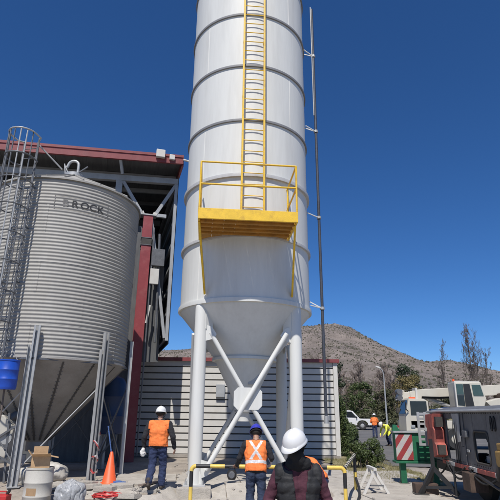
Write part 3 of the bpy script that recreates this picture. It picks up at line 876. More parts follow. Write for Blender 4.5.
# ------------------------------------------------------------------ foreground trailer machine on the right
tm = empty('plant_trailer', (4.40, 9.0, 0), R(-3.4), 'grey sheet-metal machine trailer with red guard and green chevron end', 'trailer')
Z0, Z1 = .64, 1.76
def wallp(y0, y1, z0, z1, name='side_panel', m=trailer_m, x=0.0, t=.04):
    return MB().span(x, x + t, y0, y1, z0, z1).build(name, m, tm, bevel=.006)
wallp(-2.6, .05, Z0, Z1)
wallp(.06, .66, Z0, Z1)
wallp(.67, 1.36, 1.36, Z1); wallp(.67, 1.36, Z0, .80)
wallp(1.37, 2.48, Z0, Z1)
wallp(2.49, 3.02, 1.60, Z1); wallp(2.49, 3.02, Z0, .74)
wallp(3.03, 4.2, Z0 + .02, Z1 - .02)
# opening frames (raised rims with rounded look)
def rim(y0, y1, z0, z1):
    o = MB(); w = .04; x0, x1 = -.022, .05
    pts = []
    rr = .09
    for cy, cz, t0 in ((y1 - rr, z1 - rr, 0), (y0 + rr, z1 - rr, 90), (y0 + rr, z0 + rr, 180), (y1 - rr, z0 + rr, 270)):
        for t in range(t0, t0 + 91, 18): pts.append((.0, cy + rr * math.cos(R(t)), cz + rr * math.sin(R(t))))
    pts.append(pts[0])
    o.tube(pts, .022, 8)
    return o.build('opening_rim', trailer_dk, tm, smooth=60)
rim(.66, 1.37, .79, 1.37)
MB().span(.5, .54, .3, 1.9, Z0, Z1 - .06).build('inner_bulkhead', trailer_dk, tm)
MB().tube([(.2, .7, 1.2), (.2, 1.4, .82)], .03, 8).build('inner_strut', galv_dark, tm)
MB().box((.3, 1.0, .86), (.3, .5, .12)).build('inner_tray', galv, tm)
# sloping top sheet with rolled edge
top = MB().prism([(-.06, Z1), (.5, Z1 + .10), (1.6, Z1 + .13), (1.6, Z1 + .09), (.5, Z1 + .06), (-.05, Z1 - .03)], 'y', -2.6, 4.3).build('top_sheet', trailer_m, tm)
MB().tube([(-.05, -2.6, Z1 - .01), (-.05, 4.3, Z1 - .01)], .025, 8).build('rolled_edge', galv, tm)
MB().span(1.55, 1.6, -2.6, 4.2, Z0, Z1 + .08).build('far_panel', trailer_m, tm)
# torn inner flap by the gap
MB().add([(-.03, 2.05, 1.70), (-.03, 2.5, 1.70), (-.05, 2.18, 1.12), (-.05, 2.05, 1.14), (-.01, 2.05, 1.70), (-.01, 2.5, 1.70), (-.03, 2.18, 1.12), (-.03, 2.05, 1.14)],
         [(0, 1, 2, 3), (7, 6, 5, 4), (0, 4, 5, 1), (1, 5, 6, 2), (2, 6, 7, 3), (3, 7, 4, 0)]).build('bent_flap', galv, tm)
for y in (.28, .42):
    pts = [(-.012, y, 1.40), (-.012, y + .03, 1.44), (-.012, y + .03, 1.60), (-.012, y, 1.64), (-.012, y - .03, 1.60), (-.012, y - .03, 1.44), (-.012, y, 1.40)]
    MB().tube(pts, .016, 6).build('vent_slot', black_p, tm)
MB().box((-.07, -.12, .96), (.2, .34, .26)).build('valve_block', ochre, tm, bevel=.03)
MB().box((-.08, -.10, 1.15), (.13, .22, .13)).build('valve_cap', ochre, tm, bevel=.03)
MB().tube([(-.12, .0, .9), (-.14, .05, .70), (-.08, .2, .62)], .05, 10).build('valve_hose', trailer_dk, tm, smooth=60)
# red stepped guard
rg_ = MB().prism([(3.10, 1.70), (3.72, 1.68), (3.78, 1.40), (3.66, 1.36), (3.72, 1.08), (3.60, .86), (3.30, .74), (3.02, .80), (3.06, 1.02), (3.16, 1.06), (3.10, 1.34), (3.20, 1.40)], 'x', -.26, -.02)
rg_.build('red_guard', red_faded, tm, bevel=.012)
MB().prism([(3.12, 1.66), (3.40, 1.66), (3.34, 1.40), (3.16, 1.38)], 'x', -.275, -.262).build('guard_plate', red_faded, tm)
MB().box((-.16, 3.02, 1.52), (.16, .12, .22)).build('guard_bracket', trailer_dk, tm)
MB().box((-.16, 3.00, .92), (.16, .14, .2)).build('guard_bracket', trailer_dk, tm)
# perforated drop plate
pp = empty('perforated_plate', (0, 0, 0)); pp.parent = tm
for x in (-.36, -.19, -.02):
    MB().span(x - .03, x + .03, 3.98, 4.01, .95, 1.74).build('plate_strip', galv, pp)
for i in range(7):
    MB().span(-.329, -.051, 3.982, 4.008, .95 + i * .12, .95 + i * .12 + .055).build('plate_bar', galv, pp)
# bottom edge with red and white reflective strip
for i in range(12):
    y0 = -1.6 + i * .42
    MB().span(-.035, -.003, y0, y0 + .40, Z0 - .03, Z0 + .05).build('reflective_strip', panel_white if i % 3 == 1 else red_faded, tm)
MB().span(.05, 1.5, -2.6, 4.2, Z0 - .20, Z0 - .01).build('chassis', trailer_dk, tm)
MB().box((-.0, 1.6, .42), (.34, .42, .34)).build('tool_box', rust_m, tm, bevel=.01)
for y in (2.1, .6, -1.2):
    w = MB().lathe([(.20, -.12), (.40, -.12), (.46, -.07), (.46, .07), (.40, .12), (.20, .12)], 32)
    w.v = [(p[2] + .42, y + p[0], .46 + p[1]) for p in w.v]
    wh = w.build('tyre', rubber, tm, smooth=40)
    w = MB().lathe([(0, -.06), (.16, -.08), (.21, -.05), (.21, .05), (0, .05)], 24)
    w.v = [(p[2] + .40, y + p[0], .46 + p[1]) for p in w.v]
    w.build('rim', galv_dark, wh, smooth=40)
MB().tube([(-.1, -.8, .5), (-.1, .2, .46), (-.05, 1.2, .56), (-.05, 2.4, .5)], .03, 8).build('slack_hose', black_p, tm, smooth=60)
rv = MB()
for i in range(60):
    yy = -2.4 + i * .108
    for zz in (Z1 - .06, Z0 + .10):
        rv.box((-.004, yy, zz), (.012, .018, .018))
tag(rv.build('panel_rivets', trailer_dk, tm), kind='stuff')
for yy in (-1.9, -.9, 1.85, 3.5):
    MB().span(-.022, -.001, yy, yy + .05, Z0 + .06, Z1 - .05).build('panel_rib', trailer_m, tm, bevel=.006)
for k, (ya, yb, dz_, rr_) in enumerate(((1.5, 3.1, .26, .022), (1.9, 2.9, .16, .016), (.2, 1.7, .20, .02), (3.0, 4.3, .30, .018))):
    pts = [(-.05 - .03 * math.sin(math.pi * t / 10), ya + (yb - ya) * t / 10, Z0 + .02 - dz_ * math.sin(math.pi * t / 10)) for t in range(11)]
    MB().tube(pts, rr_, 8).build('hanging_hose', rubber, tm, smooth=60)
for yy in (2.2, 2.3, 2.42):
    pts = [(-.02, yy, 1.62), (-.05, yy + .02, 1.3), (-.04, yy - .03, .95), (-.02, yy + .05, .66)]
    MB().tube(pts, .011, 6).build('cable', rubber, tm, smooth=60)
MB().box((-.04, 1.72, 1.30), (.07, .20, .13)).build('junction_box', galv_dark, tm, bevel=.012)
MB().tube([(-.01, 1.95, 1.05), (-.06, 1.95, 1.05), (-.06, 1.95, 1.25), (-.01, 1.95, 1.25)], .011, 6).build('grab_handle', galv_dark, tm, smooth=60)
MB().box((-.02, 1.7, .98), (.03, .12, .05)).build('latch', galv, tm, bevel=.006)
# green end with chevron board
ge = empty('green_end', (-.40, 4.50, 0)); ge.parent = tm
MB().span(-.46, .75, 0, .30, .56, 1.22).build('green_box', green_p, ge, bevel=.012)
MB().span(-.455, -.03, -.016, -.002, .58, 1.20).build('chevron_board', chev_m, ge)
MB().span(-.50, .80, -.05, .34, 1.225, 1.27).build('green_top_plate', galv, ge, bevel=.005)
MB().span(-.50, .80, -.06, .34, .50, .555).build('green_sill', green_p, ge, bevel=.008)
MB().prism([(-.50, 1.275), (-.30, 1.275), (-.40, 1.42), (-.47, 1.42)], 'y', .05, .2).build('green_lug', green_p, ge)
for x in (-.36, .45):
    MB().span(x, x + .14, .06, .22, .0, .495).build('green_leg', green_p, ge)
MB().span(-.42, -.16, 0, .28, 0, .03).build('leg_foot', trailer_dk, ge)
# black jacks under the far end
def strut(a, b, w=.06): MB().beam(a, b, w).build('jack_strut', black_p, tm)
strut((-.42, 2.9, 1.15), (-.42, 2.9, .52), .07); strut((-.42, 2.9, .55), (-.80, 2.75, .0), .08); strut((-.42, 2.9, .55), (-.02, 2.6, .04), .08); strut((-.70, 2.8, .16), (-.1, 2.65, .18), .05)
strut((-.42, 2.9, .52), (-.35, 3.6, .0), .06)
MB().box((-.78, 2.75, .02), (.3, .3, .04)).build('jack_foot', trailer_dk, tm)
MB().tube([(-.10, 2.5, .62), (-.10, 2.5, .03)], .025, 8).build('drop_chain', black_p, tm)
MB().box((-.62, 2.95, .12), (.5, .3, .22)).build('timber_block', rust_m, tm, bevel=.01)

# ------------------------------------------------------------------ mobile crane
cr = empty('mobile_crane', (11.6, 28.5, 0), 0, 'cream mobile crane with horizontal telescopic boom and glazed operator cab', 'crane')
MB().span(-3.0, 6.5, -1.1, 1.3, 1.05, 1.45).build('carrier_deck', cream_p, cr, bevel=.03)
MB().span(-3.0, 6.5, -.5, .7, .55, 1.04).build('chassis', trailer_dk, cr)
for x in (-2.0, -.7, 2.5, 3.9, 5.2):
    for y in (-.95, 1.15):
        w = MB().lathe([(.25, -.17), (.50, -.17), (.56, -.11), (.56, .11), (.50, .17), (.25, .17)], 28)
        w.v = [(x + p[0], y + p[2], .56 + p[1]) for p in w.v]
        wh = w.build('tyre', rubber, cr, smooth=40)
        w = MB().lathe([(0, -.1), (.2, -.12), (.26, -.08), (.26, .08), (0, .08)], 20)
        w.v = [(x + p[0], y + p[2], .56 + p[1]) for p in w.v]
        w.build('wheel_hub', cream_p, wh, smooth=40)
# driving cab at the left end
dc = MB().prism([(-3.25, .9), (-1.95, .9), (-1.95, 2.40), (-2.2, 2.55), (-3.0, 2.55), (-3.22, 1.75)], 'y', -1.1, .25).build('driving_cab', cream_p, cr, bevel=.04)
MB().span(-2.95, -2.08, -1.125, -1.103, 1.72, 2.42).build('cab_window', glass_dk, dc)
MB().add([(-3.238, -.95, 1.78), (-3.238, .1, 1.78), (-3.04, .1, 2.48), (-3.04, -.95, 2.48)], [(0, 1, 2, 3)]).build('windscreen', glass_dk, dc)
MB().tube([(-3.1, -1.15, 1.9), (-3.25, -1.3, 2.0), (-3.25, -1.3, 2.35)], .03, 6).build('mirror', black_p, dc)
# superstructure and boom
MB().lathe([(0, 1.45), (.8, 1.45), (.8, 1.72), (0, 1.72)], 32, c=(1.6, .1)).build('slew_ring', trailer_dk, cr)
MB().span(.6, 3.6, -.9, 1.2, 1.73, 2.25).build('turntable', cream_p, cr, bevel=.04)
MB().span(3.4, 4.6, -.9, 1.2, 1.8, 2.75).build('counterweight', cream_p, cr, bevel=.06)
MB().prism([(1.6, 1.75), (2.6, 1.75), (2.5, 2.35), (1.7, 2.62), (.95, 2.42)], 'y', -1.5, -.95).build('winch_cover', cream_p, cr, bevel=.03)
MB().prism([(2.3, 2.25), (3.0, 2.25), (2.5, 2.95), (2.35, 2.9)], 'y', -.4, .5).build('boom_pivot', rust_m, cr, bevel=.02)
ang = R(4)
def boom(x0, x1, h, name, w=.5, zb=2.95):
    vs = []
    for x in (x0, x1):
        zc = zb + (x - 0) * math.tan(ang)
        for yy, zz in ((-w / 2, -h / 2), (w / 2, -h / 2), (w / 2, h / 2), (-w / 2, h / 2)):
            vs.append((x, .35 + yy, zc + zz))
    return MB().add(vs, [(0, 1, 2, 3), (7, 6, 5, 4), (0, 4, 5, 1), (1, 5, 6, 2), (2, 6, 7, 3), (3, 7, 4, 0)]).build(name, cream_p, cr, bevel=.03)
boom(-2.2, 5.6, .56, 'boom_base'); boom(-2.5, -2.2, .46, 'boom_section', .42); boom(-2.85, -2.5, .36, 'boom_section', .34)
MB().span(-2.22, -2.12, .05, .65, 2.42, 3.18).build('boom_collar', panel_white, cr)
MB().prism([(-3.25, 2.5), (-2.8, 2.55), (-2.8, 3.05), (-3.1, 3.1)], 'y', .2, .5).build('boom_head', cream_p, cr)
for z in (2.6, 2.95):
    MB().tube([(-3.08, .12, z), (-3.08, .58, z)], .16, 18).build('sheave', galv_dark, cr, smooth=40)
MB().tube([(-3.2, .35, 2.6), (-3.2, .35, 2.05)], .02, 6).build('hoist_rope', black_p, cr)
MB().box((-3.2, .35, 1.95), (.2, .16, .3)).build('hook_block', trailer_dk, cr, bevel=.04)
MB().tube([(.2, .35, 2.0), (-1.5, .35, 2.65)], .11, 12).build('lift_cylinder', galv, cr, smooth=40)
MB().tube([(4.9, .35, 3.4), (5.0, .35, 4.4)], .05, 6).build('aerial_post', panel_white, cr)
# operator cab
oc = MB().prism([(-.62, 2.12), (.80, 2.12), (.98, 2.55), (.78, 3.42), (-.62, 3.42)], 'y', -1.55, -.55).build('operator_cab', cream_p, cr, bevel=.05)
MB().prism([(-.57, 2.78), (-.20, 2.78), (-.20, 3.30), (-.57, 3.30)], 'y', -1.575, -1.553).build('cab_door_glass', glass_gr, oc)
MB().prism([(-.18, 2.18), (.28, 2.18), (.16, 3.31), (-.18, 3.31)], 'y', -1.572, -1.553).build('door_opening', black_p, oc)
MB().prism([(-.57, 2.24), (-.20, 2.20), (-.20, 2.74), (-.57, 2.74)], 'y', -1.572, -1.553).build('door_lower_glass', glass_dk, oc)
MB().prism([(.30, 2.72), (.84, 2.72), (.72, 3.28), (.26, 3.28)], 'y', -1.575, -1.553).build('side_window', glass_gr, oc)
MB().span(-.66, -.60, -1.60, -1.52, 2.1, 3.42).build('grab_rail', panel_white, oc)
MB().add([(.905, -1.45, 2.78), (.905, -.65, 2.78), (.80, -.65, 3.34), (.80, -1.45, 3.34)], [(0, 1, 2, 3)]).build('windscreen', glass_gr, oc)
MB().span(-1.98, -1.96, -1.12, .27, .9, 2.4).build('door_seam', trailer_dk, dc)
MB().span(-2.28, -2.14, -1.14, -1.103, 1.45, 1.50).build('door_handle', black_p, dc)
MB().box((-2.9, -1.12, 1.15), (.22, .06, .14)).build('headlamp', galv, dc, bevel=.02)
MB().box((-2.6, -.4, 2.60), (.34, .16, .12)).build('beacon_bar', cone_m, dc, bevel=.03)
for k in range(4):
    zz = 2.62 + .03 * k
    pts = [(-1.9 + t * .5, .08 - .02 * k, zz - .10 * math.sin(math.pi * t / 6) + t * .035) for t in range(7)]
    MB().tube(pts, .018, 6).build('boom_hose', rubber, cr, smooth=60)
MB().tube([(-2.9, .2, 3.0), (-1.0, .12, 3.32), (2.0, .12, 3.5)], .012, 6).build('boom_rope', black_p, cr)
for xx in (2.9, 3.9, 4.9, 5.8):
    MB().tube([(xx, -1.15, 1.45), (xx, -1.15, 2.05)], .02, 6).build('deck_rail_post', cream_p, cr)
MB().tube([(2.9, -1.15, 2.05), (5.8, -1.15, 2.05)], .02, 6).build('deck_rail', cream_p, cr)
MB().span(-.6, .75, -1.45, -.65, 3.42, 3.46).build('cab_roof_plate', panel_white, oc, bevel=.01)
MB().tube([(-.45, -1.0, 3.46), (-.45, -1.0, 3.60)], .06, 10).build('beacon', cone_m, oc)
for i, (x, m_) in enumerate(((-1.6, blue_tank_m), (-1.2, galv), (-.9, blue_tank_m))):
    MB().box((x, -.6, 1.75 + .05 * i), (.34, .4, .58)).build('deck_box', m_, cr, bevel=.03)

# ------------------------------------------------------------------ white pickup
pk = empty('pickup_truck', (9.75, 51.0, .39), R(-12), 'white double-cab pickup truck parked beyond the hedge', 'pickup')
body = [(-2.55, .45), (-2.55, 1.02), (2.2, 1.0), (2.5, .85), (2.58, .45), (2.0, .42), (1.95, .62), (1.75, .82), (1.45, .86), (1.15, .80), (.98, .60), (.95, .40), (-1.0, .40), (-1.05, .62), (-1.25, .82), (-1.55, .86), (-1.85, .80), (-2.02, .6), (-2.05, .42)]
MB().prism(body, 'y', -.88, .88).build('body', white_p, pk, bevel=.03)
cabp = MB().prism([(-.95, 1.0), (1.25, 1.0), (.60, 1.70), (.35, 1.76), (-.75, 1.76), (-.92, 1.60)], 'y', -.80, .80).build('cab', white_p, pk, bevel=.05)
MB().prism([(-.82, 1.12), (-.10, 1.12), (-.10, 1.64), (-.74, 1.64)], 'y', -.825, -.803).build('window', glass_dk, cabp)
MB().prism([(-.02, 1.12), (.98, 1.10), (.48, 1.64), (-.02, 1.64)], 'y', -.825, -.803).build('window', glass_dk, cabp)
MB().add([(1.20, -.7, 1.08), (1.20, .7, 1.08), (.66, .66, 1.67), (.66, -.66, 1.67)], [(0, 1, 2, 3)]).build('windscreen', glass_dk, cabp)
MB().span(-2.5, -1.0, -.86, -.80, 1.0, 1.10).build('bed_rail', white_p, pk)
MB().prism([(-2.5, 1.08), (-1.0, 1.08), (-1.0, 1.14), (-2.5, 1.12)], 'y', -.8, .8).build('bed_cover', black_p, pk)
MB().span(2.45, 2.62, -.85, .85, .42, .62).build('bumper', black_p, pk, bevel=.03)
MB().span(2.40, 2.55, -.86, -.55, .72, .88).build('headlight', galv, pk, bevel=.02)
MB().box((.95, -.95, 1.12), (.1, .16, .16)).build('mirror', black_p, pk, bevel=.02)
for x in (1.45, -1.55):
    for y in (-.80, .80):
        w = MB().lathe([(.2, -.11), (.35, -.11), (.39, -.07), (.39, .07), (.35, .11), (.2, .11)], 28)
        w.v = [(x + p[0], y + p[2], .39 + p[1]) for p in w.v]
        wh = w.build('tyre', rubber, pk, smooth=40)
        w = MB().lathe([(0, -.09), (.14, -.1), (.21, -.07), (.21, .07), (0, .07)], 18)
        w.v = [(x + p[0], y + p[2], .39 + p[1]) for p in w.v]
        w.build('wheel_rim', galv, wh, smooth=40)

# ------------------------------------------------------------------ street lamp
lp = empty('street_lamp', (13.55, 50.5, .36), 0, 'grey curved-arm street lamp standing beyond the white pickup', 'street lamp')
MB().tube([(0, 0, 0), (0, 0, 3.5), (0, 0, 5.2), (-.08, 0, 5.6), (-.28, 0, 5.88)], [.09, .07, .05, .045, .04], 10).build('pole', galv, lp, smooth=60)
MB().prism([(-.75, 5.98), (-.70, 6.10), (-.35, 6.0), (-.22, 5.88), (-.32, 5.80)], 'y', -.12, .12).build('lamp_head', panel_white, lp, bevel=.02)
MB().box((0, 0, .05), (.3, .3, .1)).build('base', concrete, lp)

# ------------------------------------------------------------------ vegetation
def leaf_cloud(mb, rs, centers, n, size, flat=0.0):
    for _ in range(n):
        c, rad = rs.choice(centers)
        while True:
            p = Vector((rs.uniform(-1, 1), rs.uniform(-1, 1), rs.uniform(-1, 1)))
            if .45 < p.length < 1: break
        p = p.normalized() * (p.length ** .5)
        q = Vector(c) + Vector((p.x * rad[0], p.y * rad[1], p.z * rad[2]))
        s_ = size * rs.uniform(.55, 1.35)
        n_ = (p + Vector((rs.uniform(-1, 1), rs.uniform(-1, 1), rs.uniform(-.6, 1.2))) * .9).normalized()
        u = n_.orthogonal().normalized(); u = Matrix.Rotation(rs.uniform(0, 6.28), 3, n_) @ u
        w = n_.cross(u)
        mb.add([q - u * s_, q + w * s_ * .45, q + u * s_, q - w * s_ * .45], [(0, 1, 2, 3)])

def bush(name, label, loc, centers, n, size, m, seed, group=None, stem_h=.4):
    rs = random.Random(seed)
    t = empty(name, loc, 0, label, 'bush', group)
    # break every lobe into many small clumps for light and dark
    cl = []
    for c, rad in centers:
        for _ in range(26):
            while True:
                p = Vector((rs.uniform(-1, 1), rs.uniform(-1, 1), rs.uniform(-1, 1)))
                if p.length < 1: break
            f = rs.uniform(.18, .34)
            cl.append(((c[0] + p.x * rad[0] * .85, c[1] + p.y * rad[1] * .85, max(.1, c[2] + p.z * rad[2] * .85)), (rad[0] * f, rad[1] * f, rad[2] * f)))
    mb = MB(); leaf_cloud(mb, rs, cl, n, size)
    mb.v = [(x, y, max(z, .01)) for x, y, z in mb.v]
    tag(mb.build('foliage', m, t, fix=False), kind='stuff')
    sb = MB()
    for k in range(9):
        c, rad = rs.choice(centers)
        b = Vector((c[0] + rs.uniform(-.3, .3) * rad[0], c[1] + rs.uniform(-.3, .3) * rad[1], 0))
        e = Vector((c[0] + rs.uniform(-.7, .7) * rad[0], c[1] + rs.uniform(-.7, .7) * rad[1], c[2] + rs.uniform(0, .7) * rad[2]))
        sb.tube([b, (b + e) / 2 + Vector((rs.uniform(-.08, .08), rs.uniform(-.08, .08), 0)), e], [.022, .015, .006], 5)
    sb.build('stems', bark, t)
    return t
bush('hedge_bush', 'rounded clipped green bush beside the road, in front of taller hedge', (3.88, 17.6, 0), [((0, 0, .52), (.52, .5, .50)), ((.30, .05, .50), (.40, .45, .46)), ((-.30, .05, .50), (.40, .42, .46))], 11000, .030, leaf_hedge, 1)
bush('hedge_bush', 'taller loose green bush beside the white corner of the panelled building', (4.12, 22.3, 0), [((0, 0, 1.0), (.36, .6, 1.0)), ((-.12, .2, 1.75), (.30, .5, .75)), ((.08, .3, .7), (.36, .6, .7))], 8000, .042, leaf_hedge, 2)
bush('hedge_bush', 'dark green bush filling the gap between tall bush and pickup', (4.95, 25.5, 0), [((0, 0, .75), (.45, .6, .75)), ((-.2, .2, 1.1), (.4, .5, .6))], 6000, .05, leaf_hedge, 6)
bush('roadside_shrub', 'grey green shrub behind the orange vested road worker', (13.2, 56.0, .5), [((0, 0, .8), (2.2, 1.2, .9)), ((1.6, .2, .7), (1.6, 1.0, .8))], 6000, .11, leaf_grey, 4)
bush('roadside_shrub', 'long low shrub mass left of the mobile crane', (17.2, 57.0, .5), [((0, 0, .9), (2.4, 1.3, 1.0)), ((2.0, .2, .8), (2.0, 1.2, .9))], 6000, .11, leaf_grey, 5)

def limbs(rs, mb_t, mb_c, h, spread, levels, twig, n0=9, up_bias=.5, r0=None, start=.25, twig_r=.012):
    r0 = r0 or h * .016
    pts = [Vector((0, 0, 0))]; d = Vector((rs.uniform(-.05, .05), rs.uniform(-.05, .05), 1)).normalized()
    n = 9
    for i in range(n):
        d = (d + Vector((rs.uniform(-.06, .06), rs.uniform(-.06, .06), .05))).normalized()
        pts.append(pts[-1] + d * h / n)
    mb_t.tube(pts, [r0 * (1 - .9 * i / n) for i in range(n + 1)], 8)
    def grow(p, d, L, r, lev):
        k = 4 if lev > 1 else 3
        q = [p]
        for i in range(k):
            d = (d + Vector((rs.uniform(-1, 1), rs.uniform(-1, 1), rs.uniform(-1, 1))) * .16 + Vector((0, 0, up_bias * .12))).normalized()
            q.append(q[-1] + d * L / k)
        mb_c.tube(q, [max(twig_r * .6, r * (1 - .75 * i / k)) for i in range(k + 1)], 4 if lev < 2 else 5, caps=False)
        if lev <= 0: return
        for _ in range(twig if lev > 1 else twig + 1):
            t = rs.uniform(.25, 1.0); i = min(k - 1, int(t * k))
            b = q[i].lerp(q[i + 1], t * k - i)
            sd = Vector((rs.uniform(-1, 1), rs.uniform(-1, 1), rs.uniform(-.3, 1)))
            nd = (d * .75 + sd.normalized() * .75 + Vector((0, 0, up_bias * .35))).normalized()
            grow(b, nd, L * rs.uniform(.42, .66), max(twig_r, r * .5), lev - 1)
    for i in range(n0):
        t = start + (1 - start) * (i + rs.random()) / n0
        k = min(n - 1, int(t * n)); b = pts[k].lerp(pts[k + 1], t * n - k)
        a = rs.uniform(0, 6.283)
        nd = Vector((math.cos(a), math.sin(a), up_bias * 1.6 + .2)).normalized()
        grow(b, nd, spread * (1.15 - .75 * t) * rs.uniform(.75, 1.2), r0 * (1 - .8 * t) * .55, levels)
    return pts

def bare_tree(label, loc, h, spread, seed, levels=3, twig=3, n0=16, up_bias=1.0, m=bark, twig_r=.016, start=.2, group=None):
    rs = random.Random(seed)
    t = empty('bare_tree', loc, 0, label, 'tree', group)
    a, b = MB(), MB()
    limbs(rs, a, b, h, spread, levels, twig, n0, up_bias, None, start, twig_r)
    a.build('trunk', m, t, smooth=60, fix=False)
    tag(b.build('crown', m, t, fix=False), kind='stuff')
    return t
def leafy_tree(label, loc, h, rad, seed, m, n=5000, leaf=.12, trunk=.3):
    rs = random.Random(seed)
    t = empty('leafy_tree', loc, 0, label, 'tree')
    a, b = MB(), MB()
    limbs(rs, a, b, h * .9, rad * 1.0, 1, 3, 12, .6, None, .2)
    a.build('trunk', bark, t, smooth=60, fix=False)
    cl = []
    for _ in range(60):
        th = rs.uniform(0, 6.283); z = rs.uniform(trunk, 1) * h
        e = math.sqrt(max(.05, 1 - ((z / h - (trunk + 1) / 2) / ((1 - trunk) / 2 + .12)) ** 2))
        q = rad * e * math.sqrt(rs.random()) * rs.uniform(.7, 1.08)
        f = rs.uniform(.16, .34) * rad
        cl.append(((q * math.cos(th), q * math.sin(th), z), (f, f, f * .8)))
    leaf_cloud(b, rs, cl, n, leaf)
    tag(b.build('crown', m, t, fix=False), kind='stuff')
    return t
bare_tree('tall bare forked tree on the skyline right of the crane cab', (31.4, 70, .9), 11.6, 3.4, 21, 3, 4, 20, 1.0, bark, .016, .25)
bare_tree('shorter bare tree right beside the tall forked one', (33.6, 71.5, .9), 8.9, 2.6, 22, 3, 3, 16, 1.0, bark, .016, .25)
bare_tree('slim leaning bare tree on the skyline above the crane boom', (26.6, 70, .9), 9.6, 2.2, 23, 3, 3, 14, 1.2, bark, .016, .3)
spots = [(11.6, 62, 5.6, 2.1), (14.0, 64, 6.4, 2.3), (16.4, 61, 5.6, 2.2), (19.0, 66, 6.2, 2.5), (9.6, 66, 7.0, 2.6)]
names = ['bare brown tree directly behind the white pickup cab', 'bare brown tree just left of the street lamp', 'bare brown tree just right of the street lamp', 'bare brown tree behind the olive willow', 'bare brown tree at the white building corner']
for i, (x, y, h, s_) in enumerate(spots):
    bare_tree(names[i], (x, y, gz(x, y)), h, s_, 40 + i, 3, 4, 20, .55, bark_lt, .02, .12, 'bare trees along the road')
leafy_tree('olive brown willow tree behind the yellow vested worker', (18.2, 58, .6), 5.2, 1.9, 50, leaf_olive, 6000, .11, .12)
leafy_tree('dark evergreen tree left of the crane boom tip', (21.6, 68, .9), 7.2, 2.1, 51, leaf_dark, 5000, .14, .3)
leafy_tree('dark evergreen tree rising behind the building corner', (9.2, 58, .6), 6.9, 1.9, 52, leaf_dark, 6000, .13, .25)
leafy_tree('broad grey green tree behind the crane cab', (27.5, 66, .9), 4.6, 2.6, 53, leaf_grey, 5000, .14, .1)
leafy_tree('brownish tree behind the crane counterweight', (35.0, 66, .9), 4.6, 2.9, 54, leaf_olive, 5000, .14, .1)
leafy_tree('mid green bushy tree right behind the pickup bonnet', (13.0, 59, .65), 4.4, 1.7, 56, leaf_hedge, 5000, .11, .08)
leafy_tree('green bushy tree between street lamp and olive willow', (16.0, 60, .65), 4.0, 1.5, 57, leaf_grey, 5000, .11, .08)
leafy_tree('dull green tree low behind the street lamp', (14.4, 70, 1.0), 4.6, 2.4, 55, leaf_grey, 4000, .14, .1)
# far hedge-row reads as one mass
fh = MB(); rs = random.Random(77); cl = []
for _ in range(260):
    x = rs.uniform(6, 62); y = 84 + rs.uniform(-3, 3)
    cl.append(((x, y, 1.4 + rs.uniform(0, 1.0) + rs.uniform(0, 1.6)), (1.5, 1.2, 1.0)))
leaf_cloud(fh, rs, cl, 13000, .26)
tag(fh.build('distant_hedgerow', leaf_grey, fix=False), 'far line of grey green scrub at the foot of the hill', 'hedgerow', kind='stuff')
# grass on the verge
gb = MB(); rs = random.Random(9)
for _ in range(9000):
    x, y = rs.uniform(3.0, 5.2), rs.uniform(13.6, 21)
    if noise.noise(Vector((x * 1.1, y * 1.1, 0))) + rs.uniform(-.4, .4) < -.05: continue
    h = rs.uniform(.03, .11); a = rs.uniform(0, 6.28); w = .006
    dx, dy = math.cos(a) * w, math.sin(a) * w
    lx, ly = rs.uniform(-.04, .04), rs.uniform(-.04, .04)
    gb.add([(x - dx, y - dy, 0), (x + dx, y + dy, 0), (x + lx, y + ly, h)], [(0, 1, 2)])
tag(gb.build('verge_grass', grass_m, fix=False), 'thin dry grass growing on the verge by the hedge', 'grass', kind='stuff')

# ------------------------------------------------------------------ clutter at lower left
def drum(name, loc, r_, h, m, label, rz=0):
    t = empty(name, loc, rz, label, 'drum')
    prof = [(0, 0), (r_ * .93, 0), (r_ * .97, .03), (r_, .06), (r_, h * .32), (r_ * 1.03, h * .335), (r_ * 1.03, h * .355), (r_, h * .37), (r_, h * .64), (r_ * 1.03, h * .655), (r_ * 1.03, h * .675), (r_, h * .69), (r_, h - .05), (r_ * .97, h - .02)]
    MB().lathe(prof, 48).build('barrel_wall', m, t, smooth=45)
    MB().lathe([(r_ * .985, h - .03), (r_ * 1.03, h - .02), (r_ * 1.03, h + .012), (r_ * .95, h + .015), (r_ * .93, h - .012), (0, h - .012)], 48).build('lid', m, t, smooth=40)
    return t
wd = drum('plastic_drum', (-4.33, 11.2, -.28), .275, .80, drum_white, 'off white plastic drum at the bottom left with a cardboard box on it')
MB().lathe([(.2765, .30), (.2765, .44)], 10, R(-120), R(-75)).build('worn_label', card_in, wd)
# cardboard box with open flaps
cb = empty('cardboard_box', (-4.34, 11.2, .53), R(20), 'open brown cardboard box resting on top of the white drum', 'box')
w_, d_, h_ = .36, .30, .22
for (c, dm) in (((0, -d_ / 2, h_ / 2), (w_, .008, h_)), ((0, d_ / 2, h_ / 2), (w_, .008, h_)), ((-w_ / 2, 0, h_ / 2), (.008, d_ - .01, h_)), ((w_ / 2, 0, h_ / 2), (.008, d_ - .01, h_))):
    MB().box(c, dm).build('box_side', card, cb)
MB().box((0, 0, .005), (w_ - .01, d_ - .01, .008)).build('box_base', card_in, cb)
def flap(hinge, ax, ang_, dm, m_=card):
    M_ = Matrix.Rotation(ang_, 3, ax)
    c = Vector(hinge) + M_ @ Vector(dm[1])
    MB().box(c, dm[0], rot=M_).build('flap', m_, cb)
flap((0, -d_ / 2, h_), 'X', R(-22), ((w_, .16, .006), (0, -.08, 0)))
flap((0, d_ / 2, h_), 'X', R(-75), ((w_, .006, .16), (0, 0, .08)) if False else ((w_, .16, .006), (0, .08, 0)), card_in)
flap((w_ / 2, 0, h_), 'Y', R(12), ((.16, d_ - .02, .006), (.08, 0, 0)))
flap((-w_ / 2, 0, h_), 'Y', R(52), ((.15, d_ - .02, .006), (-.075, 0, 0)))
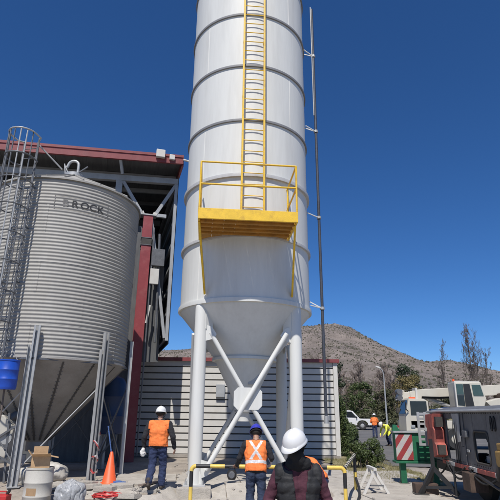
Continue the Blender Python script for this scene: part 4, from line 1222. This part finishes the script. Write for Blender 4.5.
# back flap standing up
MB().box((-.03, d_ / 2 + .02, h_ + .09), (w_ * .8, .008, .18)).build('flap', card, cb)

def blob(name, loc, rad, seed, m, label, cat, rough=.25, sub=3, freq=3.0, group=None, zmin=0.0):
    bm = bmesh.new()
    bmesh.ops.create_icosphere(bm, subdivisions=sub, radius=1)
    for v in bm.verts:
        p = v.co.copy()
        w = p + .35 * noise.noise_vector(p * freq * .6 + Vector((seed, 2, 1)))
        f = 1 + rough * noise.noise(w * freq * .6 + Vector((seed, 0, 0)))
        f -= rough * .38 * (1 - abs(noise.noise(w * freq + Vector((0, seed, 0)))) * 2.2) ** 3      # creases
        f += rough * .10 * abs(noise.noise(w * freq * 3.1))
        f *= 1 - .28 * sm(.3, 1, p.z) * (cat in ('bag', 'sack'))
        v.co = Vector((p.x * rad[0] * f, p.y * rad[1] * f, max(zmin, p.z * rad[2] * f + rad[2] * .8)))
    me = bpy.data.meshes.new(name); bm.to_mesh(me); bm.free()
    me.materials.append(m)
    me.shade_smooth()
    o = link(name, me); o.location = loc
    return tag(o, label, cat, group)
blob('plastic_bag', (-3.60, 11.05, -.29), (.29, .24, .40), 4, bag_m, 'crumpled cloudy plastic rubbish bag beside the white drum', 'bag', .27, 6, 2.3)
# traffic cone
tc_ = empty('traffic_cone', (-3.32, 12.95, .0), R(15), 'orange traffic cone standing behind the thin bin post', 'traffic cone')
MB().lathe([(0.19, .035), (.165, .06), (.035, .72), (.025, .73), (0, .73)], 32).build('cone_body', cone_m, tc_, smooth=40)
MB().box((0, 0, .018), (.40, .40, .036)).build('cone_base', cone_m, tc_, bevel=.01)
blob('blue_cloth', (-3.02, 12.75, -.02), (.20, .12, .07), 9, cloth_blue, 'crumpled blue cloth lying on the rubble beside the cone', 'cloth', .5, 4, 3)
# red hose coil
hp = []
for k in range(150):
    a = k * .23; r_ = .17 + .05 * math.sin(k * .31) + .02 * math.sin(k * 1.3)
    hp.append((r_ * math.cos(a) * 1.5, r_ * math.sin(a), .02 + .012 * (k % 60) / 10 + .02 * abs(math.sin(k * .7))))
o = MB().tube(hp, .014, 6).build('red_hose', hose_red, smooth=60); o.location = (-3.02, 11.75, -.12)
tag(o, 'tangled coil of red hose on the rubble', 'hose')
o = MB().box((0, 0, .16), (.34, .26, .32)).build('red_fuel_can', hose_red, bevel=.03); o.location = (-4.98, 11.0, -.28)
tag(o, 'red fuel can at the lower left edge', 'fuel can')
MB().tube([(-.1, 0, .32), (-.1, 0, .37), (.1, 0, .37), (.1, 0, .32)], .016, 6).build('handle', hose_red, o)
MB().tube([(.12, 0, .32), (.17, 0, .40)], .03, 8).build('spout', black_p, o)
# caution tape wound on the second post
tp = MB(); rs = random.Random(4); pts = []
px_, py_ = BX + (PR + .045) * math.cos(post_ang[1]), BY + (PR + .045) * math.sin(post_ang[1])
for k in range(60):
    t = k / 59
    a = t * 22 + rs.uniform(-.3, .3)
    pts.append(Vector((.115 * math.cos(a) + rs.uniform(-.012, .012), .115 * math.sin(a) + rs.uniform(-.012, .012), 1.12 - t * 1.05 + .05 * math.sin(a * 1.7))))
vs, fs = [], []
for k, p in enumerate(pts):
    hh = .028 + .012 * math.sin(k)
    vs += [p + Vector((0, 0, hh)), p - Vector((0, 0, hh))]
for k in range(len(pts) - 1): fs.append((2 * k, 2 * k + 1, 2 * k + 3, 2 * k + 2))
tp.add(vs, fs)
o = tp.build('caution_tape', tape_m, fix=False); o.location = (px_, py_, 0)
tag(o, 'red and white caution tape wound round the middle bin post', 'tape')
# hanging blue drum under the ladder
bd = drum('blue_drum', (-5.70, 11.92, 2.12), .245, .66, blue_drum_m, 'blue plastic drum hanging under the caged ladder of the bin')
MB().tube([(-.2, .0, .66), (-.05, .1, .98), (.2, 0, .66)], .012, 6).build('hanging_rope', galv_dark, bd)
o = MB().tube([(0, 0, 2.12), (.02, 0, 1.6), (-.03, .02, 1.1), (-.02, .05, .5), (-.1, .1, .03)], .022, 8).build('drain_hose', bark, smooth=60); o.location = (-5.72, 11.95, 0)
tag(o, 'thin brown hose dropping from the hanging blue drum', 'hose')
# discharge auger boot under the hopper
ab = empty('auger_boot', (-6.35, 13.3, 0), R(10), 'white discharge boot and steel frame under the hopper at far left', 'auger')
MB().prism([(-.45, .55), (.35, .55), (.45, 1.25), (.15, 1.55), (-.35, 1.55), (-.5, 1.2)], 'y', -.3, .3).build('boot_housing', drum_white, ab, bevel=.03)
MB().tube([(.3, -.3, 1.0), (.3, -.36, 1.0)], .14, 20).build('inspection_cover', galv, ab)
for a, b in (((-.4, -.35, 0), (-.3, -.35, 1.6)), ((.42, -.35, 0), (.3, -.35, 1.6)), ((-.4, .35, 0), (-.3, .35, 1.6)), ((.42, .35, 0), (.3, .35, 1.6)), ((-.6, -.4, .5), (.8, -.4, 1.5)), ((-.5, -.42, .95), (.6, -.42, .4))):
    MB().beam(a, b, .05).build('frame_bar', galv_dark, ab)
MB().tube([(0, 0, 1.3), (1.3, .8, 2.3), (2.6, 1.6, 3.3)], .10, 14).build('auger_tube', galv_dark, ab, smooth=50)
MB().lathe([(0, .42), (.16, .42), (.16, .62), (0, .62)], 20, c=(.65, -.2)).build('motor', galv, ab)
# second white plastic sack pile
blob('white_sack', (-5.35, 13.0, -.02), (.42, .3, .26), 31, drum_white, 'slumped white sack under the hopper behind the drum', 'sack', .25, 4, 2)
blob('white_sack', (-4.85, 13.4, -.02), (.35, .3, .30), 32, drum_white, 'greyish white sack further back under the hopper', 'sack', .25, 4, 2)
# blue tank on stand in the shed shadow
bt = empty('blue_tank', (-4.42, 16.6, 0), 0, 'dark blue plastic tank standing in shadow behind the bin posts', 'tank')
MB().lathe([(0, 1.0), (.42, 1.0), (.45, 1.05), (.45, 1.5), (.47, 1.53), (.45, 1.56), (.45, 2.1), (.47, 2.13), (.45, 2.16), (.45, 2.5), (.34, 2.7), (.14, 2.78), (.14, 2.86), (0, 2.86)], 40).build('tank_body', blue_tank_m, bt, smooth=45)
for x in (-.32, .32):
    for y in (-.32, .32):
        MB().span(x - .04, x + .04, y - .04, y + .04, 0, .999).build('stand_leg', galv_dark, bt)
MB().beam((-.32, -.32, .1), (.32, -.32, .95), .05).build('stand_brace', galv_dark, bt)
o = MB().tube([(0, 0, 0), (-.35, .2, 1.3)], .016, 8).build('blue_pole', cloth_blue); o.location = (-3.32, 13.5, 0)
tag(o, 'thin blue pole leaning beside the orange cone', 'pole')
# rubble and broken slabs
rs = random.Random(21)
bs = [(-2.85, 12.35, .55, .35, 20), (-3.55, 12.2, .6, .4, -15), (-2.55, 11.75, .5, .4, 50), (-3.15, 12.05, .45, .3, 5), (-4.15, 12.25, .6, .45, 35), (-2.62, 12.75, .42, .3, -30), (-3.8, 12.75, .5, .4, 12), (-2.45, 13.6, .4, .3, 60)]
labs = ['broken concrete slab next to the blue cloth', 'broken concrete slab below the taped post', 'tilted concrete slab at the edge of the path', 'broken concrete slab in the middle of the rubble', 'broken concrete slab behind the plastic bag', 'narrow broken concrete slab nearest the walking worker', 'flat broken slab at the foot of the taped post', 'small concrete slab lying by the panelled wall']
for (x, y, a, b, rz_), lab in zip(bs, labs):
    n = 7; poly = []
    for k in range(n):
        t = 6.283 * k / n; q = rs.uniform(.75, 1.1)
        poly.append((a * q * math.cos(t) * .6, b * q * math.sin(t) * .7))
    o = MB().prism(poly, 'z', 0, .10).build('broken_slab', concrete_lt, bevel=.01)
    o.location = (x, y, gz(x, y) - .005); o.rotation_euler = (R(rs.uniform(-5, 5)), R(rs.uniform(-6, 6)), R(rz_))
    tag(o, lab, 'slab', 'broken slabs in the rubble')
rb = MB()
for _ in range(900):
    x = rs.uniform(-4.9, -2.3); y = rs.uniform(11.0, 13.6)
    if rs.random() < .30: x, y = rs.uniform(-2.4, 5), rs.uniform(10.4, 18.5)
    s_ = rs.uniform(.008, .045) * (1.4 if rs.random() < .1 else 1)
    bm = bmesh.new(); bmesh.ops.create_icosphere(bm, subdivisions=1, radius=s_)
    rot = Matrix.Rotation(rs.uniform(0, 6), 3, 'Z')
    vs = [rot @ Vector((v.co.x * rs.uniform(.7, 1.4), v.co.y * rs.uniform(.7, 1.3), v.co.z * rs.uniform(.5, .8))) + Vector((x, y, gz(x, y) + s_ * .3 + (.026 if -2.6 < x < 2.6 and y < 16 else 0))) for v in bm.verts]
    fs = [tuple(v.index for v in f.verts) for f in bm.faces]
    rb.add(vs, fs); bm.free()
tag(rb.build('rubble', concrete, fix=False), 'loose stones and concrete crumbs scattered on the yard', 'rubble', kind='stuff')
for (x, y, L_, a, lab) in ((-2.25, 12.9, 1.5, 78, 'grey timber plank lying along the path edge'), (-3.3, 11.55, 1.1, 12, 'short timber plank lying across the rubble')):
    o = MB().box((0, 0, .02), (L_, .11, .035)).build('timber_plank', bark_lt, bevel=.004)
    o.location = (x, y, gz(x, y) + .04); o.rotation_euler = (0, R(2), R(a)); tag(o, lab, 'plank')
# hazard board beside the bending worker
hz = empty('hazard_board', (8.42, 29.0, 0), R(-8), 'small red and white striped hazard board by the bending worker', 'board')
MB().span(-.14, .14, -.012, .012, .55, 1.15).build('board', chev_m, hz)
MB().span(-.02, .02, .013, .05, 0, 1.1).build('post', galv, hz)
MB().span(-.2, .2, -.15, .2, 0, .05).build('base', rubber, hz)

# ------------------------------------------------------------------ people
def capsule(mb, p, q, r1, r2, n=12):
    p, q = Vector(p), Vector(q); d = q - p
    L_ = max(d.length, 1e-5); d = d / L_
    pts, rs_ = [], []
    for t in (-90, -60, -30):
        pts.append(p + d * r1 * math.sin(R(t))); rs_.append(max(.0008, r1 * math.cos(R(t))))
    pts.append(p); rs_.append(r1); pts.append(q); rs_.append(r2)
    for t in (30, 60, 90):
        pts.append(q + d * r2 * math.sin(R(t))); rs_.append(max(.0008, r2 * math.cos(R(t))))
    mb.tube(pts, rs_, n)

def hand(caps, W, d, n_, side, lab, curl=.7):
    W, d, n_ = Vector(W), Vector(d).normalized(), Vector(n_).normalized()
    s_ = d.cross(n_).normalized() * side
    n_ = s_.cross(d).normalized() * side
    for o in (-.022, 0, .022):
        caps.append((W + d * .0 + s_ * o * .7, W + d * .085 + s_ * o, .019, .016, lab))
    for i, (o, L_) in enumerate(((.033, .072), (.011, .082), (-.011, .076), (-.032, .060))):
        b = W + d * .088 + s_ * o
        m_ = b + (d * (1 - curl * .35) + n_ * curl * .5).normalized() * L_ * .5
        e = m_ + (d * (1 - curl) + n_ * curl * 1.1).normalized() * L_ * .55
        caps.append((b, m_, .0105, .0095, lab)); caps.append((m_, e, .0095, .0085, lab))
    b = W + d * .025 + s_ * .030
    m_ = b + (d * .6 + s_ * .65 + n_ * .25).normalized() * .042
    e = m_ + (d * .95 + s_ * .1 + n_ * .35).normalized() * .034
    caps.append((b, m_, .0125, .011, lab)); caps.append((m_, e, .011, .0095, lab))

def person(label, loc, rz, J, mats, voxel=.011, vest=None, hat=None, hat_tilt=(0, 0), stripes_=True, girth=1.0, quilt=False):
    """J: joints in local metres, the person facing -Y; side L is +x"""
    V = {k: Vector(v) for k, v in J.items() if isinstance(v, tuple)}
    g = girth
    caps = []
    pel, ch, nk, hd = V['pelvis'], V['chest'], V['neck'], V['head']
    sx = (V['shL'] - V['shR']).normalized()
    for o in (-1, 1):
        caps.append((pel + sx * o * .065, pel.lerp(ch, .5) + sx * o * .065, .118 * g, .112 * g, 'torso'))
        caps.append((pel.lerp(ch, .5) + sx * o * .065, ch + sx * o * .08, .112 * g, .125 * g, 'torso'))
        caps.append((ch + sx * o * .08, nk.lerp(ch, .25) + sx * o * .06, .12 * g, .075 * g, 'torso'))
        caps.append((pel + sx * o * .07 + Vector((0, 0, -.02)), pel + sx * o * .085 + Vector((0, 0, -.10)), .118, .112, 'legs'))
    caps.append((V['shL'], V['shR'], .064 * g, .064 * g, 'torso'))
    for S in 'LR':
        caps.append((nk.lerp(ch, .12), V['sh' + S].lerp(nk, .12) + Vector((0, 0, .005)), .066, .058, 'torso'))
    nr = J.get('neck_r', .060)
    caps.append((nk - (hd - nk) * .2, nk.lerp(hd, .6), nr, nr * .95, 'neck'))
    if nr > .08:      # bulky scarf bunched at the collar
        caps.append((nk - sx * .055 + Vector((0, -.02, -.015)), nk + sx * .055 + Vector((0, -.02, -.015)), .080, .080, 'neck'))
        caps.append((nk + Vector((0, -.06, .03)), nk.lerp(hd, .55) + Vector((0, -.05, 0)), .075, .070, 'neck'))
    # head: skull, face and jaw
    hu = (hd - nk).normalized(); hf = Vector(J.get('look', (0, -1, 0))); hf = (hf - hu * hf.dot(hu)).normalized()
    hs = hu.cross(hf)
    caps.append((hd + hu * .03 + hf * -.025, hd + hu * .035 + hf * .02, .092, .088, 'head'))
    caps.append((hd + hf * .03 - hu * .02, hd + hf * .045 - hu * .07, .066, .052, 'head'))
    caps.append((hd + hf * .095 + hu * .01, hd + hf * .108 - hu * .025, .010, .015, 'head'))
    for o in (-1, 1):
        caps.append((hd + hs * o * .088 - hu * .0, hd + hs * o * .09 - hu * .035, .014, .010, 'head'))
        caps.append((hd + hf * .088 + hs * o * .02 + hu * .028, hd + hf * .075 + hs * o * .05 + hu * .026, .012, .012, 'head'))
    caps.append((hd + hf * .092 + hs * -.018 - hu * .058, hd + hf * .092 + hs * .018 - hu * .058, .010, .010, 'head'))
    for S, o in (('L', 1), ('R', -1)):
        sh, el, wr = V['sh' + S], V['el' + S], V['wr' + S]
        caps.append((sh, el, .068 * g, .052 * g, 'arms')); caps.append((el, wr, .052 * g, .040 * g, 'arms'))
        hd_ = Vector(J.get('hd' + S, wr - el)); hn = Vector(J.get('hn' + S, (-o * .6, -.6, 0)))
        hand(caps, wr + hd_.normalized() * .02, hd_, hn, o, 'hand' + S, J.get('curl', .7))
        hp_, kn, an, toe = V['hp' + S], V['kn' + S], V['an' + S], V['to' + S]
        lw = J.get('leg_w', 1.0)
        caps.append((hp_, kn, .102 * lw, .078 * lw, 'legs'))
        mid = kn.lerp(an, .35) + (an - kn).normalized().cross(Vector((1, 0, 0))) * 0
        caps.append((kn, mid, .078 * lw, .080 * lw, 'legs')); caps.append((mid, an + (kn - an).normalized() * .04, .080 * lw, .070 * lw, 'legs'))
        f = (toe - an); 
        heel = an - Vector((f.x, f.y, 0)).normalized() * .03 + (toe - an).normalized() * 0
        caps.append((an, an + Vector((0, 0, .06)), .052, .056, 'boots'))
        hb_ = Vector((an.x, an.y, an.z - .045)) - Vector((f.x, f.y, 0)).normalized() * .03
        caps.append((hb_, toe, .042, .038, 'boots')); caps.append((an, toe.lerp(an, .4), .05, .045, 'boots'))
    mb = MB()
    for p, q, r1, r2, l_ in caps: capsule(mb, p, q, r1, r2, 12)
    me = mb.mesh('body_raw', skin)
    tmp = bpy.data.objects.new('tmp', me); COL.objects.link(tmp)
    md = tmp.modifiers.new('r', 'REMESH'); md.mode = 'VOXEL'; md.voxel_size = voxel; md.use_smooth_shade = True
    ms = tmp.modifiers.new('s', 'SMOOTH'); ms.iterations = 3; ms.factor = .5
    bpy.context.view_layer.update()
    dg = bpy.context.evaluated_depsgraph_get()
    bm_ = bpy.data.meshes.new_from_object(tmp.evaluated_get(dg))
    bpy.data.objects.remove(tmp)
    # label each vertex by its nearest bone
    nv = len(bm_.vertices)
    co = np.empty(nv * 3); bm_.vertices.foreach_get('co', co); co = co.reshape(-1, 3)
    no = np.empty(nv * 3); bm_.vertices.foreach_get('normal', no); no = no.reshape(-1, 3)
    best = np.full(nv, 1e9); lab = np.zeros(nv, int)
    order = ['torso', 'arms', 'legs', 'boots', 'handL', 'handR', 'neck', 'head']
    for p, q, r1, r2, l_ in caps:
        p, q = np.array(p), np.array(q); d = q - p; L2 = max(1e-9, d @ d)
        t = np.clip(((co - p) @ d) / L2, 0, 1)
        ds = np.linalg.norm(co - p - t[:, None] * d, axis=1) - (r1 + (r2 - r1) * t)
        k = ds < best; best[k] = ds[k]; lab[k] = order.index(l_)
    # cloth folds: finer ripples on limbs, none on hands or head
    amp_ = np.array([.009, .010, .014, 0, 0, 0, .008, 0.0])[lab]
    disp = np.array([noise.noise(Vector((c[0] * 9 + c[2] * 6, c[1] * 9, c[2] * 15 - c[0] * 7))) + .5 * noise.noise(Vector((c[0] * 22 - c[2] * 9, c[1] * 22, c[2] * 30))) if a > 0 else 0 for c, a in zip(co, amp_)])
    base = co.copy()
    co = co + no * (disp * amp_)[:, None]
    bm_.vertices.foreach_set('co', co.ravel())
    bm_.materials.clear()
    for k in order: bm_.materials.append(mats[k])
    fl = []
    for p in bm_.polygons:
        ls = [lab[v] for v in p.vertices]; fl.append(max(set(ls), key=ls.count))
    bm_.polygons.foreach_set('material_index', fl)
    bm_.shade_smooth(); bm_.update()
    t = empty('person', loc, rz, label, 'person')
    link('body', bm_, t)
    pl = pel; axis_ = (ch - pel)
    if vest:
        vm, kind_ = vest
        tv = base - np.array(pl); ax = np.array(axis_.normalized()); hgt = tv @ ax
        xs = tv @ np.array(sx)
        top_ = float((nk - pel).dot(axis_.normalized()))
        fwd = -np.cross(np.array(sx), ax)   # towards the back
        ys = tv @ fwd
        ok = ((lab == 0) & (hgt > -.06) & (hgt < top_ - .005)) | ((lab == 1) & (hgt > top_ - .20) & (np.abs(xs) < ((.238 if quilt else .195) + (.045 if g > 1.2 else 0)))) | ((lab == 2) & (hgt > -.06) & (hgt < .12) & (np.abs(xs) < .25))
        if kind_ == 'open':
            wd_ = .045 + .045 * np.clip((hgt - .1) / top_, 0, 1)
            ok &= ~((ys < -.0) & (np.abs(xs - .01) < wd_))
        elif kind_ == 'front':
            ok &= ~((ys < -.04) & (np.abs(xs) < .012))
        off = .013 if not quilt else .018
        ta = np.where(lab == 1, np.clip(((.245 if quilt else .20) + (.045 if g > 1.2 else 0) - np.abs(xs)) / .045, .25, 1), 1.0)
        vco = co + no * (off * ta)[:, None]
        if quilt:
            vco = vco + no * (np.abs(np.sin(hgt * math.pi / .10)) * .008 * (hgt < top_ - .14))[:, None]
        idx = -np.ones(nv, int); keep = []; vf = []; vmi = []
        for p in bm_.polygons:
            if all(ok[v] for v in p.vertices):
                f = []
                for v in p.vertices:
                    if idx[v] < 0: idx[v] = len(keep); keep.append(v)
                    f.append(int(idx[v]))
                vf.append(f)
                c = np.mean(hgt[list(p.vertices)]); x = np.mean(xs[list(p.vertices)]); y = np.mean(ys[list(p.vertices)])
                mi = 0
                if stripes_:
                    if abs(c - .10) < .028 and True: mi = 1
                    if y > 0 and c > .14 and abs(abs(x) - abs(c - (.30)) * .62) < .026 and c < top_ - .02 and stripes_ == 'X': mi = 1
                    if stripes_ == 'V' and c > .24 and abs(abs(x) - .11) < .02: mi = 1
                vmi.append(mi)
        vme = bpy.data.meshes.new('vest')
        vme.from_pydata([tuple(vco[k]) for k in keep], [], vf)
        vme.materials.append(vm); vme.materials.append(reflect)
        vme.polygons.foreach_set('material_index', vmi)
        vme.shade_smooth()
        vo = link('vest', vme, t)
        so = vo.modifiers.new('thick', 'SOLIDIFY'); so.thickness = .012; so.offset = -1
    if hat:
        # hard hat: domed shell with ridge, brim and peak, worn on the skull
        h = MB(); vs, fs = [], []
        nA, nB = 40, 12
        tb = R(hat_tilt[0])
        U_ = (hu * math.cos(tb) + hf * math.sin(tb)).normalized(); F_ = (hf - U_ * hf.dot(U_)).normalized(); S_ = U_.cross(F_)
        c0 = hd + hu * .045
        for j in range(nB + 1):
            ph_ = R(90 * j / nB)
            for i in range(nA):
                a = 2 * math.pi * i / nA
                rx, ry, rz_ = .118, .142, .128
                x = rx * math.cos(ph_) ** .85 * math.cos(a) if j < nB else 0; y = ry * math.cos(ph_) ** .85 * math.sin(a) if j < nB else 0
                ridge = .008 * math.exp(-(x / .022) ** 2) * (1 if j > 2 else 0)
                vs.append(c0 + S_ * x + F_ * y + U_ * (rz_ * math.sin(ph_) + ridge))
        for j in range(nB):
            for i in range(nA):
                fs.append((j * nA + i, j * nA + (i + 1) % nA, (j + 1) * nA + (i + 1) % nA, (j + 1) * nA + i))
        b0 = len(vs)
        for i in range(nA):
            a = 2 * math.pi * i / nA
            pk_ = max(0, math.sin(a)) ** 3
            ext = .014 + .045 * pk_
            vs.append(c0 + S_ * (.118 + ext * .8) * math.cos(a) + F_ * (.142 + ext) * math.sin(a) - U_ * (.012 + .012 * pk_))
        for i in range(nA): fs.append((i, b0 + i, b0 + (i + 1) % nA, (i + 1) % nA))
        h.add(vs, fs)
        ho = h.build('hard_hat', hat, t, smooth=50)
        st = [c0 + S_ * .112 * math.cos(R(q)) + F_ * (.01 if q in (0, 180) else .0) - U_ * (.02 + .125 * math.sin(R(q))) + F_ * .055 * math.sin(R(q)) for q in range(0, 181, 15)]
        MB().tube(st, .006, 6).build('chin_strap', gaiter, ho, smooth=60)
        bd_ = [c0 + S_ * .108 * math.cos(R(q)) - F_ * .128 * math.sin(R(q)) - U_ * .035 for q in range(0, 181, 15)]
        MB().tube(bd_, .012, 6).build('headband', gaiter, ho, smooth=60)
        so = ho.modifiers.new('thick', 'SOLIDIFY'); so.thickness = .004; so.offset = -1
    return t

def M_(arms, legs_, gl=skin, gr=skin, torso=None, neck=skin, head=skin, boots=boot):
    return dict(torso=torso or arms, arms=arms, legs=legs_, boots=boots, handL=gl, handR=gr, neck=neck, head=head)

# man close to the camera in black quilted vest, head bowed
Jn = dict(pelvis=(0, .02, .97), chest=(0, .01, 1.24), neck=(0, -.03, 1.45), neck_r=.085, head=(-.03, -.085, 1.605), look=(-.55, -.75, -.30),
          shL=(.185, .0, 1.345), shR=(-.185, .0, 1.345), elL=(.305, .05, 1.08), elR=(-.305, .05, 1.08), wrL=(.25, -.17, .92), wrR=(-.25, -.17, .92),
          hpL=(.095, .02, .92), hpR=(-.095, .02, .92), knL=(.12, -.01, .50), knR=(-.12, -.02, .50), anL=(.13, .04, .09), anR=(-.13, .02, .09), toL=(.15, -.13, .035), toR=(-.15, -.15, .035),
          hnL=(-1, 0, .2), hnR=(1, 0, .2), hdL=(-.15, -.8, -.3), hdR=(.15, -.8, -.3))
person('man close by with bowed head, white hard hat, black quilted vest and maroon sleeves', (.52, 5.5, -.285), 0, Jn,
       M_(maroon, navy, skin, skin, maroon, gaiter, gaiter), .010, (puffer, 'open'), hat_white, (3, 0), False, 1.12, True)
# worker walking away on the left
Jl = dict(leg_w=1.12, pelvis=(0, .0, .96), chest=(0, -.02, 1.24), neck=(0, -.03, 1.47), head=(0, -.05, 1.615), look=(-.1, -.95, -.1),
          shL=(.225, -.01, 1.385), shR=(-.225, -.01, 1.385), elL=(.325, .06, 1.11), elR=(-.345, .07, 1.12), wrL=(.335, -.02, .88), wrR=(-.37, -.04, .89),
          hpL=(.10, .0, .92), hpR=(-.10, .0, .92), knL=(.105, .01, .50), knR=(-.115, -.10, .50), anL=(.10, .28, .17), anR=(-.115, -.06, .09), toL=(.11, .15, .045), toR=(-.125, -.24, .035),
          hnL=(-1, 0, 0), hnR=(1, 0, 0))
person('worker walking away in orange vest and white hard hat beside the panelled wall', (-2.06, 12.15, .005), R(176), Jl,
       M_(dark_sleeve, navy, glove_w, skin, None, skin, hair_m), .011, (vest_or, 'front'), hat_white, (0, 0), False, 1.24)
# white rag held in his left glove
blob('white_rag', (-2.40, 12.13, .69), (.055, .05, .10), 12, glove_w, 'white cloth hanging from the gloved hand of the walking worker', 'cloth', .4, 4, 3)
# worker leaning on the barrier
Jm = dict(pelvis=(0, .06, .95), chest=(.0, -.03, 1.22), neck=(.0, -.10, 1.43), head=(.0, -.17, 1.565), look=(.1, -.9, -.45),
          shL=(.20, -.06, 1.36), shR=(-.20, -.06, 1.36), elL=(.31, -.10, 1.12), elR=(-.30, -.02, 1.14), wrL=(.36, -.28, .985), wrR=(-.30, -.14, 1.10),
          hpL=(.09, .06, .91), hpR=(-.09, .06, .91), knL=(.10, .0, .50), knR=(-.11, .03, .50), anL=(.11, .10, .09), anR=(-.12, .12, .09), toL=(.13, -.08, .035), toR=(-.14, -.06, .035),
          hnL=(0, 0, -1), hnR=(1, 0, 0), hdL=(.2, -.9, -.15), hdR=(.1, -.4, -.8))
person('worker leaning on the barrier in orange vest with silver cross straps and blue hard hat', (.16, 10.05, -.285), R(180), Jm,
       M_(dark_sleeve, jeans, skin, glove_w, None, skin, hair_m), .011, (vest_or, 'front'), hat_blue, (6, 0), 'X', 1.08)
# bending worker poses
Jb = dict(pelvis=(0, .12, .86), chest=(0, -.10, 1.06), neck=(0, -.30, 1.14), head=(0, -.43, 1.17), look=(0, -.5, -.85),
          shL=(.19, -.22, 1.09), shR=(-.19, -.22, 1.09), elL=(.25, -.30, .82), elR=(-.25, -.30, .82), wrL=(.16, -.42, .60), wrR=(-.16, -.42, .60),
          hpL=(.09, .12, .83), hpR=(-.09, .12, .83), knL=(.12, -.04, .46), knR=(-.12, .02, .46), anL=(.13, .08, .09), anR=(-.13, .16, .09), toL=(.14, -.10, .035), toR=(-.14, -.02, .035))
person('stooping worker in yellow vest on the road near the green trailer end', (8.15, 30.4, .01), R(-65), Jb,
       M_(vest_yl, navy, skin, skin, None, skin, skin), .018, (vest_yl, 'front'), hat_white, (0, 0), 'V', 1.0)
person('stooping worker mostly hidden behind the near man, orange vest and blue collar', (1.13, 9.2, -.26), R(225), Jb,
       M_(blue_tank_m, navy, skin, skin, None, blue_tank_m, hair_m), .018, (vest_or, 'front'), None, (0, 0), False, 1.0)
Jf = dict(pelvis=(0, 0, .95), chest=(0, -.01, 1.22), neck=(0, -.02, 1.46), head=(0, -.04, 1.60),
          shL=(.19, 0, 1.39), shR=(-.19, 0, 1.39), elL=(.29, -.02, 1.14), elR=(-.27, -.06, 1.16), wrL=(.20, -.22, 1.06), wrR=(-.14, -.26, 1.10),
          hpL=(.09, 0, .91), hpR=(-.09, 0, .91), knL=(.11, -.02, .5), knR=(-.11, -.02, .5), anL=(.12, .03, .09), anR=(-.12, .03, .09), toL=(.14, -.14, .035), toR=(-.14, -.14, .035))
person('standing worker in orange vest on the road in front of the white pickup', (9.75, 40.0, .075), R(160), Jf,
       M_(vest_or, navy, skin, skin, None, skin, hair_m), .018, (vest_or, 'front'), hat_white, (0, 0), False, 1.1)
